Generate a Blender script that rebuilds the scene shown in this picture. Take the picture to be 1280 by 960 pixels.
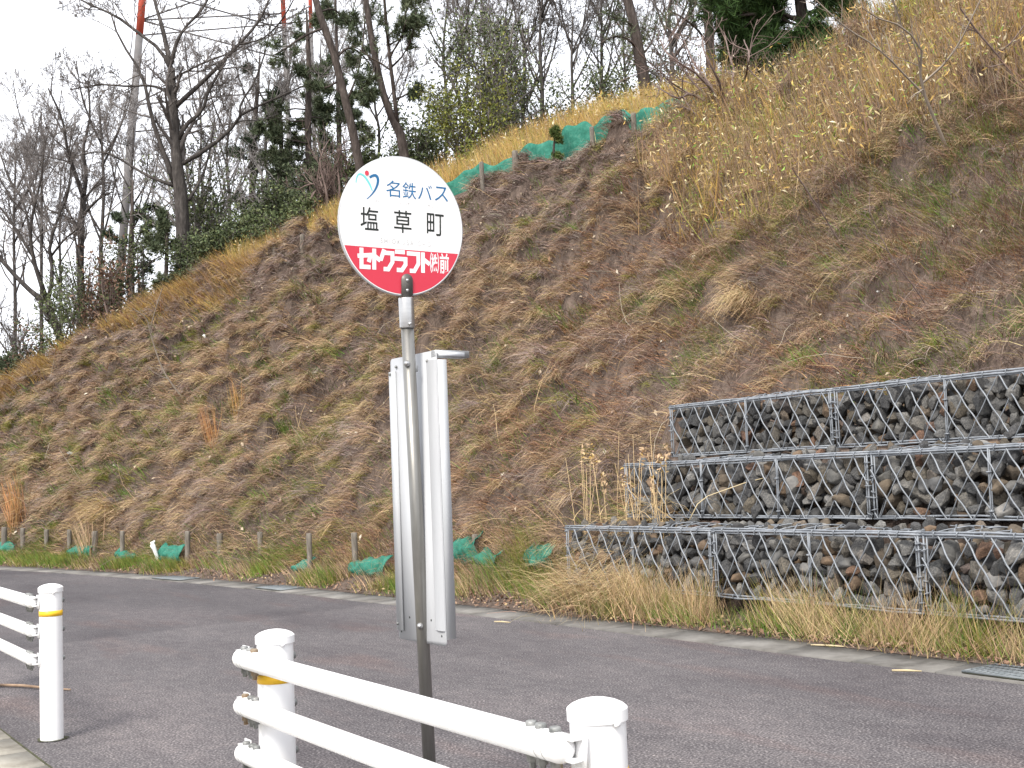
import bpy, bmesh, math, random
import numpy as np
from mathutils import Vector, Matrix
for o in list(bpy.data.objects): bpy.data.objects.remove(o)
SC = bpy.context.scene
COL = SC.collection
R = math.radians

# ------------------------------------------------------------------ camera, sky, sun, exposure
FPX = 1500.0
PITCH = math.atan(118/1500.0); ROLL = R(2.3)
CAM = np.array([0.0, 0.0, 1.24])
FW = np.array([0, math.cos(PITCH), math.sin(PITCH)]); UP = np.array([0, -math.sin(PITCH), math.cos(PITCH)]); RT = np.array([1.0, 0, 0])
cd = bpy.data.cameras.new('camera'); cam = bpy.data.objects.new('camera', cd); COL.objects.link(cam)
cd.sensor_width = 36; cd.lens = 36*FPX/1280; cd.clip_end = 3000; cd.clip_start = 0.05
_r = math.cos(ROLL)*RT - math.sin(ROLL)*UP; _u = math.sin(ROLL)*RT + math.cos(ROLL)*UP
cam.matrix_world = Matrix(((_r[0], _u[0], -FW[0], CAM[0]), (_r[1], _u[1], -FW[1], CAM[1]), (_r[2], _u[2], -FW[2], CAM[2]), (0, 0, 0, 1)))
SC.camera = cam

SUN_EL, SUN_AZ = 46.0, 206.0          # azimuth clockwise from +Y: the sun stands behind the camera to the left
W = bpy.data.worlds.new('World'); SC.world = W; W.use_nodes = True
nt = W.node_tree; nt.nodes.clear()
wo = nt.nodes.new('ShaderNodeOutputWorld'); bg = nt.nodes.new('ShaderNodeBackground')
sky = nt.nodes.new('ShaderNodeTexSky'); sky.sky_type = 'NISHITA'; sky.sun_disc = False
sky.sun_elevation = R(SUN_EL); sky.sun_rotation = R(SUN_AZ); sky.air_density = 1.0; sky.dust_density = 4.0; sky.ozone_density = 1.0
tc = nt.nodes.new('ShaderNodeTexCoord'); nz = nt.nodes.new('ShaderNodeTexNoise'); nz.inputs['Scale'].default_value = 2.2; nz.inputs['Detail'].default_value = 6
cr = nt.nodes.new('ShaderNodeValToRGB'); cr.color_ramp.elements[0].position = .3; cr.color_ramp.elements[0].color = (9.5, 9.8, 10.6, 1)
cr.color_ramp.elements[1].position = .75; cr.color_ramp.elements[1].color = (12.5, 12.6, 13.0, 1)
mx = nt.nodes.new('ShaderNodeMixRGB'); mx.inputs[0].default_value = .85
nt.links.new(tc.outputs['Generated'], nz.inputs['Vector']); nt.links.new(nz.outputs[0], cr.inputs[0])
nt.links.new(sky.outputs[0], mx.inputs[1]); nt.links.new(cr.outputs[0], mx.inputs[2])
nt.links.new(mx.outputs[0], bg.inputs[0]); bg.inputs[1].default_value = .075; nt.links.new(bg.outputs[0], wo.inputs[0])
sd_ = bpy.data.lights.new('sun', 'SUN'); sd_.energy = 1.9; sd_.angle = R(18); sd_.color = (1, .95, .87)
sun = bpy.data.objects.new('sun', sd_); COL.objects.link(sun)
_d = Vector((math.sin(R(SUN_AZ))*math.cos(R(SUN_EL)), math.cos(R(SUN_AZ))*math.cos(R(SUN_EL)), math.sin(R(SUN_EL))))
sun.rotation_euler = _d.to_track_quat('Z', 'Y').to_euler()
SC.view_settings.view_transform = 'Standard'; SC.view_settings.look = 'None'; SC.view_settings.gamma = 1
SC.view_settings.exposure = 1.25

# ------------------------------------------------------------------ helpers
def ray(px, py):
    u = (px-640)/FPX; v = (480-py)/FPX
    a = u*math.cos(ROLL)+v*math.sin(ROLL); b = -u*math.sin(ROLL)+v*math.cos(ROLL)
    return FW + a*RT + b*UP
def at(px, py, z): return CAM + ray(px, py)*z
def ground(px, py, h=0.0):
    d = ray(px, py); return CAM + d*((h-CAM[2])/d[2])
def project(P):
    q = np.asarray(P, float)-CAM; z = q@FW; zz = np.where(np.abs(z) < 1e-6, 1e-6, z); a = q@RT/zz; b = q@UP/zz
    return 640+FPX*(a*math.cos(ROLL)-b*math.sin(ROLL)), 480-FPX*(a*math.sin(ROLL)+b*math.cos(ROLL)), z

rng = np.random.default_rng(7)
random.seed(7)
_perm = np.random.default_rng(99).random((256, 256))
def vnoise(x, y, seed=0):
    x = np.asarray(x, float)+seed*17.3; y = np.asarray(y, float)+seed*31.7
    xi = np.floor(x).astype(int); yi = np.floor(y).astype(int); fx = x-xi; fy = y-yi
    fx = fx*fx*(3-2*fx); fy = fy*fy*(3-2*fy)
    g = lambda i, j: _perm[(xi+i) % 256, (yi+j) % 256]
    return (g(0, 0)*(1-fx)+g(1, 0)*fx)*(1-fy)+(g(0, 1)*(1-fx)+g(1, 1)*fx)*fy
def fbm(x, y, seed=0, oct=3):
    v = 0; a = .5; tot = 0
    for k in range(oct):
        v = v+a*vnoise(x*2**k, y*2**k, seed+k*5); tot += a; a *= .5
    return v/tot

ORIG = {}
def unit(v):
    v = np.asarray(v, float); return v/np.maximum(np.linalg.norm(v, axis=-1, keepdims=True), 1e-9)
def mk(name, V, F, mat, parent=None, smooth=True, tint=None, sd=None):
    """V (n,3) world coordinates, F list of arrays (m,3)/(m,4) or python lists."""
    V = np.asarray(V, float).reshape(-1, 3)
    me = bpy.data.meshes.new(name)
    org = ORIG[parent.name] if parent else np.zeros(3)
    loops = []; starts = []; tot = []; n = 0
    for f in (F if isinstance(F, list) else [F]):
        f = np.asarray(f)
        if f.size == 0: continue
        if f.ndim == 1: f = f[None]
        k = f.shape[1]; loops.append(f.ravel()); starts.append(n+np.arange(len(f))*k); tot.append(np.full(len(f), k)); n += f.size
    me.vertices.add(len(V)); me.vertices.foreach_set('co', (V-org).ravel().astype(np.float32))
    L = np.concatenate(loops); me.loops.add(len(L)); me.loops.foreach_set('vertex_index', L.astype(np.int32))
    S_ = np.concatenate(starts); me.polygons.add(len(S_)); me.polygons.foreach_set('loop_start', S_.astype(np.int32))
    me.polygons.foreach_set('loop_total', np.concatenate(tot).astype(np.int32))
    if smooth: me.polygons.foreach_set('use_smooth', np.ones(len(S_), bool))
    if tint is not None:
        at_ = me.attributes.new('tint', 'FLOAT_COLOR', 'POINT'); c = np.ones((len(V), 4), np.float32); c[:, :3] = tint
        at_.data.foreach_set('color', c.ravel())
    if sd is not None:
        at_ = me.attributes.new('sd', 'FLOAT_VECTOR', 'POINT'); at_.data.foreach_set('vector', np.asarray(sd, np.float32).ravel())
    me.update(calc_edges=True); me.validate()
    if mat: me.materials.append(mat)
    ob = bpy.data.objects.new(name, me); COL.objects.link(ob)
    if parent: ob.parent = parent
    ORIG[ob.name] = org
    return ob
def thing(name, label, cat, loc=(0, 0, 0), group=None):
    o = bpy.data.objects.new(name, None); COL.objects.link(o); o.location = [float(c) for c in loc]; o.empty_display_size = .1
    o['label'] = label; o['category'] = cat
    if group: o['group'] = group
    ORIG[o.name] = np.array(loc, float)
    return o
def tag(o, label, cat, group=None, kind=None):
    o['label'] = label; o['category'] = cat
    if group: o['group'] = group
    if kind: o['kind'] = kind
    return o
def recentre(o):
    """put the origin of a one-mesh thing at its base"""
    n = len(o.data.vertices); a = np.empty(n*3, np.float32); o.data.vertices.foreach_get('co', a); a = a.reshape(-1, 3)
    c = a.mean(0); c[2] = a[:, 2].min(); o.data.vertices.foreach_set('co', (a-c).ravel()); o.location = [float(v) for v in c]; o.data.update()
    return o

class MB:
    def __init__(s): s.V = []; s.F = {}; s.n = 0; s.T = []
    def add(s, V, F, tint=None):
        V = np.asarray(V, float).reshape(-1, 3); F = np.asarray(F)
        if len(F): s.F.setdefault(F.shape[1], []).append(F+s.n)
        s.V.append(V); s.n += len(V)
        if tint is not None: s.T.append(np.broadcast_to(np.asarray(tint, float), (len(V), 3)))
    def build(s, name, mat, parent=None, smooth=True):
        F = [np.concatenate(v) for v in s.F.values()]
        return mk(name, np.concatenate(s.V), F, mat, parent, smooth, np.concatenate(s.T) if s.T else None)
    def box(s, c, ax, ay, az, hx, hy, hz, tint=None):
        c = np.asarray(c, float); ax = unit(ax); ay = unit(ay); az = unit(az)
        V = [c+ax*hx*i+ay*hy*j+az*hz*k for k in (-1, 1) for j in (-1, 1) for i in (-1, 1)]
        s.add(V, [[0, 2, 3, 1], [4, 5, 7, 6], [0, 1, 5, 4], [2, 6, 7, 3], [0, 4, 6, 2], [1, 3, 7, 5]], tint)
    def tube(s, pts, rad, sides=8, caps=True, tint=None):
        pts = np.asarray(pts, float); rad = np.broadcast_to(np.asarray(rad, float), (len(pts),))
        V, F = batch_tubes(pts[None], rad[None], sides); s.add(V, F, tint)
        if caps:
            k = len(pts); n0 = s.n-len(V)
            for row, rev in ((0, True), (k-1, False)):
                idx = n0+row*sides+np.arange(sides)
                s.V.append(pts[row][None]); c = s.n; s.n += 1
                if tint is not None: s.T.append(np.broadcast_to(np.asarray(tint, float), (1, 3)))
                tri = [[c, idx[(i+1) % sides], idx[i]] if rev else [c, idx[i], idx[(i+1) % sides]] for i in range(sides)]
                s.F.setdefault(3, []).append(np.array(tri))
    def lathe(s, c, axis, prof, sides=24, tint=None):
        runs = [[prof[0]]]
        for q in prof[1:]:
            if q == runs[-1][-1]: runs.append([q])
            else: runs[-1].append(q)
        if len(runs) > 1:
            for q in runs:
                if len(q) > 1: s.lathe(c, axis, q, sides, tint)
            return
        """prof: list of (radius, height)"""
        c = np.asarray(c, float); a = unit(axis); t = unit(np.cross(a, [0, 1, 0.3])); b = np.cross(a, t)
        V = []
        for r_, h in prof:
            for i in range(sides):
                th = 2*math.pi*i/sides; V.append(c+a*h+r_*(t*math.cos(th)+b*math.sin(th)))
        F = [[j*sides+i, j*sides+(i+1) % sides, (j+1)*sides+(i+1) % sides, (j+1)*sides+i] for j in range(len(prof)-1) for i in range(sides)]
        s.add(V, F, tint)

def batch_tubes(P, rad, sides):
    """P (N,K,3), rad (N,K)"""
    N, K, _ = P.shape
    T = np.gradient(P, axis=1) if K > 1 else P*0; T = unit(T)
    m = unit(P[:, -1]-P[:, 0]); ref = np.where(np.abs(m[:, 2:3]) > .85, np.array([[1., .13, 0]]), np.array([[.05, .1, 1.]]))
    A = unit(np.cross(T, ref[:, None, :])); B = np.cross(T, A)
    th = 2*np.pi*np.arange(sides)/sides
    V = P[:, :, None, :]+rad[:, :, None, None]*(A[:, :, None, :]*np.cos(th)[None, None, :, None]+B[:, :, None, :]*np.sin(th)[None, None, :, None])
    base = (np.arange(N)*K*sides)[:, None, None]+(np.arange(K-1)*sides)[None, :, None]
    i = np.arange(sides)[None, None, :]; j = (np.arange(sides)+1) % sides; j = j[None, None, :]
    F = np.stack([base+i, base+j, base+sides+j, base+sides+i], -1).reshape(-1, 4)
    return V.reshape(-1, 3), F

def blades(root, d0, bend, L, w, curl, K=4):
    """ribbons: root (N,3), start direction d0, direction they droop to, length L, width w, curl (N)"""
    N = len(root); P = np.empty((N, K, 3)); P[:, 0] = root; step = (L/(K-1))[:, None]
    for k in range(1, K):
        f = (curl*(k/(K-1)))[:, None]; P[:, k] = P[:, k-1]+unit(d0*(1-f)+bend*f)*step
    side = unit(np.cross(d0, rng.normal(size=(N, 3))))
    wk = np.linspace(1, .15, K)[None, :, None]*(w[:, None, None]*.5)
    Lf = P-side[:, None]*wk; Rt = P+side[:, None]*wk
    V = np.stack([Lf, Rt], 2).reshape(-1, 3)
    b = (np.arange(N)*K*2)[:, None]+np.arange(K-1)[None]*2
    F = np.stack([b, b+1, b+3, b+2], -1).reshape(-1, 4)
    return V, F
def leaves(pos, size, aspect=2.0, nrm=None):
    N = len(pos); a = unit(rng.normal(size=(N, 3))) if nrm is None else unit(np.cross(nrm, rng.normal(size=(N, 3))))
    b = unit(np.cross(a, rng.normal(size=(N, 3)))) if nrm is None else unit(np.cross(nrm, a))
    l = size[:, None]*.5; w = l/aspect; c = np.cross(a, b)*l*.25
    V = np.stack([pos-a*l, pos+b*w+c, pos+a*l, pos-b*w+c], 1).reshape(-1, 3)
    q = np.arange(N)[:, None]*4
    return V, np.concatenate([q+np.array([[0, 1, 2, 3]])])

# ------------------------------------------------------------------ materials
def nmat(name, stops, scale=4.0, detail=5, rough=.85, bump=0.0, bscale=None, coord='Object', stretch=None, metallic=0, spec=.3, tint=False, rnd=False, rstops=None, mixnoise=.5, dist=0.02):
    m = bpy.data.materials.new(name); m.use_nodes = True; t = m.node_tree; n = t.nodes; p = n['Principled BSDF']
    p.inputs['Roughness'].default_value = rough; p.inputs['Metallic'].default_value = metallic; p.inputs['Specular IOR Level'].default_value = spec
    if coord == 'sd':
        c = n.new('ShaderNodeAttribute'); c.attribute_name = 'sd'; vec = c.outputs['Vector']
    else:
        c = n.new('ShaderNodeTexCoord'); vec = c.outputs[coord]
    if stretch:
        mp = n.new('ShaderNodeMapping'); mp.inputs['Scale'].default_value = stretch; t.links.new(vec, mp.inputs[0]); vec = mp.outputs[0]
    if rnd:
        oi = n.new('ShaderNodeObjectInfo'); va = n.new('ShaderNodeVectorMath'); va.operation = 'MULTIPLY_ADD'
        t.links.new(oi.outputs['Random'], va.inputs[0]); va.inputs[1].default_value = (37, 53, 71); t.links.new(vec, va.inputs[2]); vec = va.outputs[0]
    nz = n.new('ShaderNodeTexNoise'); nz.inputs['Scale'].default_value = scale; nz.inputs['Detail'].default_value = detail; nz.inputs['Roughness'].default_value = .62
    t.links.new(vec, nz.inputs['Vector'])
    cr = n.new('ShaderNodeValToRGB'); e = cr.color_ramp.elements
    for i, (pos, col) in enumerate(stops):
        x = e[i] if i < 2 else e.new(pos); x.position = pos; x.color = (*col, 1)
    t.links.new(nz.outputs[0], cr.inputs[0]); out = cr.outputs[0]
    if tint:
        a = n.new('ShaderNodeAttribute'); a.attribute_name = 'tint'; mm = n.new('ShaderNodeMixRGB'); mm.blend_type = 'MULTIPLY'; mm.inputs[0].default_value = 1
        t.links.new(a.outputs['Color'], mm.inputs[1]); t.links.new(out, mm.inputs[2]); out = mm.outputs[0]
    if rnd and rstops:
        c2 = n.new('ShaderNodeValToRGB'); e = c2.color_ramp.elements
        for i, (pos, col) in enumerate(rstops):
            x = e[i] if i < 2 else e.new(pos); x.position = pos; x.color = (*col, 1)
        t.links.new(oi.outputs['Random'], c2.inputs[0]); mm = n.new('ShaderNodeMixRGB'); mm.blend_type = 'MULTIPLY'; mm.inputs[0].default_value = 1
        t.links.new(c2.outputs[0], mm.inputs[1]); t.links.new(out, mm.inputs[2]); out = mm.outputs[0]
    t.links.new(out, p.inputs['Base Color'])
    if bump:
        nb = n.new('ShaderNodeTexNoise'); nb.inputs['Scale'].default_value = bscale or scale*3; nb.inputs['Detail'].default_value = 4; t.links.new(vec, nb.inputs['Vector'])
        bp = n.new('ShaderNodeBump'); bp.inputs['Strength'].default_value = bump; bp.inputs['Distance'].default_value = dist; t.links.new(nb.outputs[0], bp.inputs['Height']); t.links.new(bp.outputs[0], p.inputs['Normal'])
    m['p'] = 1
    return m
W1 = (1, 1, 1)
def grey(a, b): return [(.3, (a, a, a)), (.7, (b, b, b))]
M = {}
M['soil'] = nmat('slope_soil', [(.25, (.050, .038, .033)), (.45, (.11, .084, .070)), (.6, (.16, .122, .10)), (.78, (.23, .175, .13))], scale=9, detail=10, coord='sd', stretch=(1.0, .7, 1), rough=1, spec=.05, bump=1.0, bscale=34, dist=.06)
M['blade'] = nmat('dry_blade', [(.3, (.75, .75, .75)), (.7, (1.15, 1.12, 1.05))], scale=30, rough=.8, spec=.15, tint=True)
M['leaf'] = nmat('leaf_tissue', [(.3, (.7, .72, .7)), (.7, (1.2, 1.2, 1.1))], scale=8, rough=.75, spec=.15, tint=True)
M['bark'] = nmat('bark', [(.3, (.038, .034, .032)), (.55, (.08, .072, .067)), (.75, (.15, .135, .125))], scale=5, stretch=(3, 3, .7), rough=1, spec=.05, bump=.8, bscale=14)
M['barkred'] = nmat('pine_bark', [(.3, (.038, .032, .029)), (.55, (.085, .070, .063)), (.75, (.155, .13, .118))], scale=5, stretch=(3, 3, .7), rough=1, spec=.05, bump=.8, bscale=14)
M['twig'] = nmat('twig_bark', [(.3, (.10, .09, .085)), (.7, (.20, .18, .17))], scale=3, rough=1, spec=.05)
M['twighaze'] = nmat('hazed_twig_bark', [(.3, (.20, .185, .18)), (.7, (.32, .30, .29))], scale=3, rough=1, spec=.05)  # paler copy of the twig bark for far trees: haze painted into the colour
M['twigpale'] = nmat('pale_twig_bark', [(.3, (.22, .185, .15)), (.7, (.34, .29, .24))], scale=3, rough=1, spec=.05)
M['twigred'] = nmat('reddish_twig_bark', [(.3, (.13, .095, .085)), (.7, (.23, .175, .155))], scale=3, rough=1, spec=.05)
M['stakewood'] = nmat('weathered_stake', [(.3, (.10, .088, .072)), (.55, (.19, .17, .145)), (.8, (.28, .255, .22))], scale=9, stretch=(4, 4, .5), rough=.95, spec=.1, bump=.5, bscale=30, dist=.01)
M['net'] = nmat('green_net', [(.3, (.016, .11, .075)), (.55, (.03, .165, .118)), (.8, (.09, .235, .175))], scale=9, rough=.7, spec=.2, bump=.8, bscale=14)
M['stone'] = nmat('broken_stone', [(.28, (.38, .39, .40)), (.5, (.84, .84, .84)), (.72, (1.55, 1.5, 1.4))], scale=7, detail=8, rough=.9, spec=.2, bump=.6, bscale=26, rnd=True,
    rstops=[(0, (.060, .062, .064)), (.25, (.10, .10, .102)), (.48, (.135, .134, .132)), (.64, (.19, .187, .18)), (.76, (.12, .103, .08)), (.86, (.24, .236, .228)), (.92, (.17, .128, .09)), (.97, (.20, .12, .085)), (1, (.09, .09, .092))])
M['stonefill'] = nmat('stone_fill', [(.28, (.45, .46, .47)), (.5, (.85, .85, .85)), (.72, (1.45, 1.40, 1.32))], scale=9, detail=8, rough=.9, spec=.2, bump=.6, bscale=26, tint=True)
M['galv'] = nmat('galvanised_wire', [(.3, (.17, .185, .205)), (.7, (.29, .31, .335))], scale=16, rough=.55, metallic=.3, spec=.4)
M['white'] = nmat('white_paint', [(.3, (.77, .77, .78)), (.62, (.83, .83, .83))], scale=3, rough=.32, spec=.5)
M['whitescuff'] = nmat('white_cap_paint', [(.3, (.74, .74, .75)), (.5, (.82, .82, .82))], scale=9, rough=.4, spec=.5)
M['bolt'] = nmat('zinc_bolt', [(.35, (.13, .135, .13)), (.5, (.22, .225, .22)), (.72, (.33, .33, .32))], scale=40, rough=.5, metallic=.4)
M['rustbolt'] = nmat('rusty_bolt', [(.35, (.16, .09, .04)), (.6, (.24, .2, .15))], scale=60, rough=.8)
M['yellow'] = nmat('yellow_reflector', [(.3, (.72, .42, .02)), (.7, (.85, .52, .04))], scale=20, rough=.35)
M['plate'] = nmat('white_plate', [(.3, (.38, .39, .405)), (.6, (.43, .44, .455)), (.8, (.47, .475, .49))], scale=3, stretch=(4, 4, .6), rough=.45)
M['alu'] = nmat('grey_aluminium', [(.3, (.36, .37, .38)), (.7, (.44, .45, .46))], scale=8, rough=.4, metallic=.5)
M['greypaint'] = nmat('grey_case_paint', [(.3, (.42, .435, .45)), (.7, (.48, .495, .51))], scale=5, rough=.45)
M['discwhite'] = nmat('sign_white', [(.3, (.83, .83, .83)), (.7, (.85, .85, .85))], scale=3, rough=.35)
M['discred'] = nmat('sign_red', [(.3, (.60, .042, .072)), (.7, (.64, .05, .085))], scale=4, rough=.35)
M['ink'] = nmat('sign_black', [(.3, (.014, .02, .016)), (.7, (.02, .024, .02))], scale=4, rough=.4)
M['inkblue'] = nmat('sign_blue', [(.3, (.015, .13, .30)), (.7, (.02, .15, .33))], scale=4, rough=.4)
M['inkteal'] = nmat('sign_teal', [(.3, (.16, .60, .60)), (.7, (.2, .66, .65))], scale=4, rough=.4)
M['inkfade'] = nmat('sign_faded', [(.40, (.70, .70, .70)), (.6, (.40, .40, .39))], scale=30, rough=.4)
M['steel'] = nmat('steel_pole', [(.3, (.17, .165, .15)), (.55, (.24, .235, .22)), (.8, (.32, .315, .30))], scale=4, stretch=(6, 6, .5), rough=.36, metallic=.75, spec=.5)
M['steelbright'] = nmat('stainless_collar', [(.3, (.40, .40, .40)), (.7, (.52, .52, .51))], scale=5, stretch=(1, 1, 12), rough=.3, metallic=.85, spec=.5)
M['steeldark'] = nmat('dark_bracket', [(.3, (.10, .095, .085)), (.7, (.17, .16, .15))], scale=9, rough=.5, metallic=.5)
M['lens'] = nmat('lamp_lens', [(.3, (.6, .62, .65)), (.7, (.66, .68, .70))], scale=6, rough=.3)
M['concrete'] = nmat('gutter_concrete', [(.28, (.06, .056, .05)), (.42, (.125, .118, .11)), (.58, (.18, .172, .16)), (.74, (.25, .24, .226))], scale=2.6, detail=9, rough=.95, spec=.15, bump=.4, bscale=60, dist=.006)
M['paver'] = nmat('paver_concrete', [(.28, (.22, .20, .165)), (.5, (.36, .335, .285)), (.75, (.44, .415, .36))], scale=5, detail=9, rough=.95, spec=.15, bump=.5, bscale=70, dist=.006)
M['joint'] = nmat('joint_dirt', [(.3, (.03, .028, .02)), (.7, (.08, .085, .04))], scale=9, rough=1)
M['grate'] = nmat('grate_steel', [(.3, (.15, .17, .18)), (.7, (.22, .235, .245))], scale=12, rough=.6, metallic=.4)
M['towerred'] = nmat('tower_red', [(.3, (.42, .07, .04)), (.7, (.5, .10, .06))], scale=1, rough=.6)
M['towergrey'] = nmat('tower_grey', [(.3, (.12, .115, .115)), (.7, (.18, .172, .172))], scale=1, rough=.7)
M['litterwhite'] = nmat('white_plastic', [(.3, (.6, .6, .58)), (.7, (.78, .78, .76))], scale=9, rough=.5)
M['stick'] = nmat('dry_stick', [(.3, (.26, .17, .11)), (.7, (.45, .32, .22))], scale=9, stretch=(1, 1, 1), rough=.8)
M['straw'] = nmat('dry_stalk', [(.3, (.42, .34, .2)), (.7, (.58, .48, .3))], scale=9, rough=.8)

def asphalt():
    m = bpy.data.materials.new('asphalt'); m.use_nodes = True; t = m.node_tree; n = t.nodes; p = n['Principled BSDF']
    p.inputs['Roughness'].default_value = .88; p.inputs['Specular IOR Level'].default_value = .25
    c = n.new('ShaderNodeTexCoord')
    def noise(sc, det=4, st=None):
        v = c.outputs['Object']
        if st:
            mp = n.new('ShaderNodeMapping'); mp.vector_type = 'TEXTURE'; mp.inputs['Rotation'].default_value = (0, 0, math.atan2(-.831, .556)); mp.inputs['Scale'].default_value = st; t.links.new(v, mp.inputs[0]); v = mp.outputs[0]
        z = n.new('ShaderNodeTexNoise'); z.inputs['Scale'].default_value = sc; z.inputs['Detail'].default_value = det; t.links.new(v, z.inputs['Vector']); return z.outputs[0]
    def ramp(src, stops):
        cr = n.new('ShaderNodeValToRGB'); e = cr.color_ramp.elements
        for i, (pos, col) in enumerate(stops):
            x = e[i] if i < 2 else e.new(pos); x.position = pos; x.color = (*col, 1)
        t.links.new(src, cr.inputs[0]); return cr.outputs[0]
    def mult(a, b):
        mm = n.new('ShaderNodeMixRGB'); mm.blend_type = 'MULTIPLY'; mm.inputs[0].default_value = 1; t.links.new(a, mm.inputs[1]); t.links.new(b, mm.inputs[2]); return mm.outputs[0]
    base = ramp(noise(85, 2), [(.30, (.030, .028, .029)), (.46, (.072, .067, .070)), (.58, (.108, .101, .103)), (.70, (.23, .22, .215))])
    big = ramp(noise(.9, 6, (2.6, 1, 1)), [(.34, (.72, .70, .72)), (.5, (1, 1, 1)), (.64, (1.25, 1.22, 1.20))])
    mid = ramp(noise(11, 6, (1.5, 1, 1)), [(.32, (.84, .83, .84)), (.5, (1, 1, 1)), (.68, (1.15, 1.13, 1.11))])
    red = ramp(noise(2.2, 5, (4, 1.0, 1)), [(.56, (1, 1, 1)), (.70, (1.10, .97, .93))])
    # an older, paler paving bay meets the newer one along a seam across the carriageway
    sp = n.new('ShaderNodeSeparateXYZ'); t.links.new(c.outputs['Object'], sp.inputs[0])
    A = ground(84, 804); B = ground(420, 762); dv = unit(B-A); nn = (-dv[1], dv[0])
    def lin(ax, ay, off):
        a = n.new('ShaderNodeMath'); a.operation = 'MULTIPLY'; a.inputs[1].default_value = ax; t.links.new(sp.outputs[0], a.inputs[0])
        b = n.new('ShaderNodeMath'); b.operation = 'MULTIPLY_ADD'; b.inputs[1].default_value = ay; t.links.new(sp.outputs[1], b.inputs[0]); t.links.new(a.outputs[0], b.inputs[2])
        d = n.new('ShaderNodeMath'); d.operation = 'ADD'; d.inputs[1].default_value = off; t.links.new(b.outputs[0], d.inputs[0]); return d.outputs[0]
    off = -(nn[0]*A[0]+nn[1]*A[1])
    side = lin(nn[0], nn[1], off)
    wob = n.new('ShaderNodeMath'); wob.operation = 'MULTIPLY_ADD'; wob.inputs[1].default_value = .12; t.links.new(noise(3, 3), wob.inputs[0]); t.links.new(side, wob.inputs[2])
    mr = n.new('ShaderNodeMapRange'); mr.inputs['From Min'].default_value = .0; mr.inputs['From Max'].default_value = .14; t.links.new(wob.outputs[0], mr.inputs['Value'])
    seam = ramp(mr.outputs[0], [(0, (1.14, 1.12, 1.13)), (1, (.88, .865, .89))])
    t.links.new(mult(mult(mult(mult(base, big), mid), red), seam), p.inputs['Base Color'])
    bp = n.new('ShaderNodeBump'); bp.inputs['Strength'].default_value = .5; bp.inputs['Distance'].default_value = .004; t.links.new(noise(180, 2), bp.inputs['Height']); t.links.new(bp.outputs[0], p.inputs['Normal'])
    return m
M['asphalt'] = asphalt()

# ------------------------------------------------------------------ terrain: toe line of the slope, crest, heights
_p = np.array([[-30, 36.5], [-20, 30.0], [-14, 25.9], [-9.48, 22.08], [-7.25, 19.98], [-4.43, 16.95], [-2.37, 14.37], [-1.2, 12.85], [-.39, 11.7], [0.34, 10.72], [1.25, 9.5], [1.85, 8.62], [2.39, 7.85], [2.93, 7.08], [6.5, 1.8], [9, -2]])
_seg = np.r_[0, np.cumsum(np.linalg.norm(np.diff(_p, axis=0), axis=1))]
SS = np.linspace(0, _seg[-1], 600)
_k = np.exp(-np.linspace(-2.5, 2.5, 61)**2); _k /= _k.sum()
def _sm(a):
    b = np.r_[2*a[0]-a[30:0:-1], a, 2*a[-1]-a[-2:-32:-1]]; return np.convolve(b, _k, 'valid')
TX = _sm(np.interp(SS, _seg, _p[:, 0])); TY = _sm(np.interp(SS, _seg, _p[:, 1]))
_t = unit(np.stack([np.gradient(TX), np.gradient(TY)], 1)); NX = -_t[:, 1]; NY = _t[:, 0]
TAN = .82
TV = np.array([.556, -.831]); NV = np.array([.831, .556])      # along the road / up the slope in the straight part
def to_sd(x, y):
    D = np.hypot(TX-x, TY-y); i = D.argmin(); return SS[i], (x-TX[i])*NX[i]+(y-TY[i])*NY[i]
def xy(s, d):
    return np.interp(s, SS, TX)+d*np.interp(s, SS, NX), np.interp(s, SS, TY)+d*np.interp(s, SS, NY)
CREST = [(-160, 600), (-60, 548), (0, 513), (60, 474), (100, 446), (200, 383), (290, 343), (430, 297), (570, 240), (650, 212), (740, 184), (795, 169), (850, 152), (900, 139), (940, 147), (1000, 140), (1060, 116), (1110, 80), (1150, 30), (1200, -40)]
cs, cdist = [], []
for q in CREST:
    d = ray(*q)
    for t in np.arange(8, 90, .08):
        P = CAM+d*t; s, dd = to_sd(P[0], P[1])
        if P[2] < .12+TAN*(dd-.5): break
    cs.append(s); cdist.append(dd)
_o = np.argsort(cs); cs = np.r_[0, np.array(cs)[_o], 38.5, 60]; cdist = np.r_[1.6, np.array(cdist)[_o], 26, 34]
def dcrest(s): return np.interp(s, cs, cdist)
BOX_A0 = -9.0
MOUND = []                     # centres of draped grass clumps, each sitting on its own low mound
G_S0, G_D0, G_R = 10.0, .3, .05
OFF = np.zeros((int(41/G_R)+2, int(16/G_R)+2))
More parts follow.
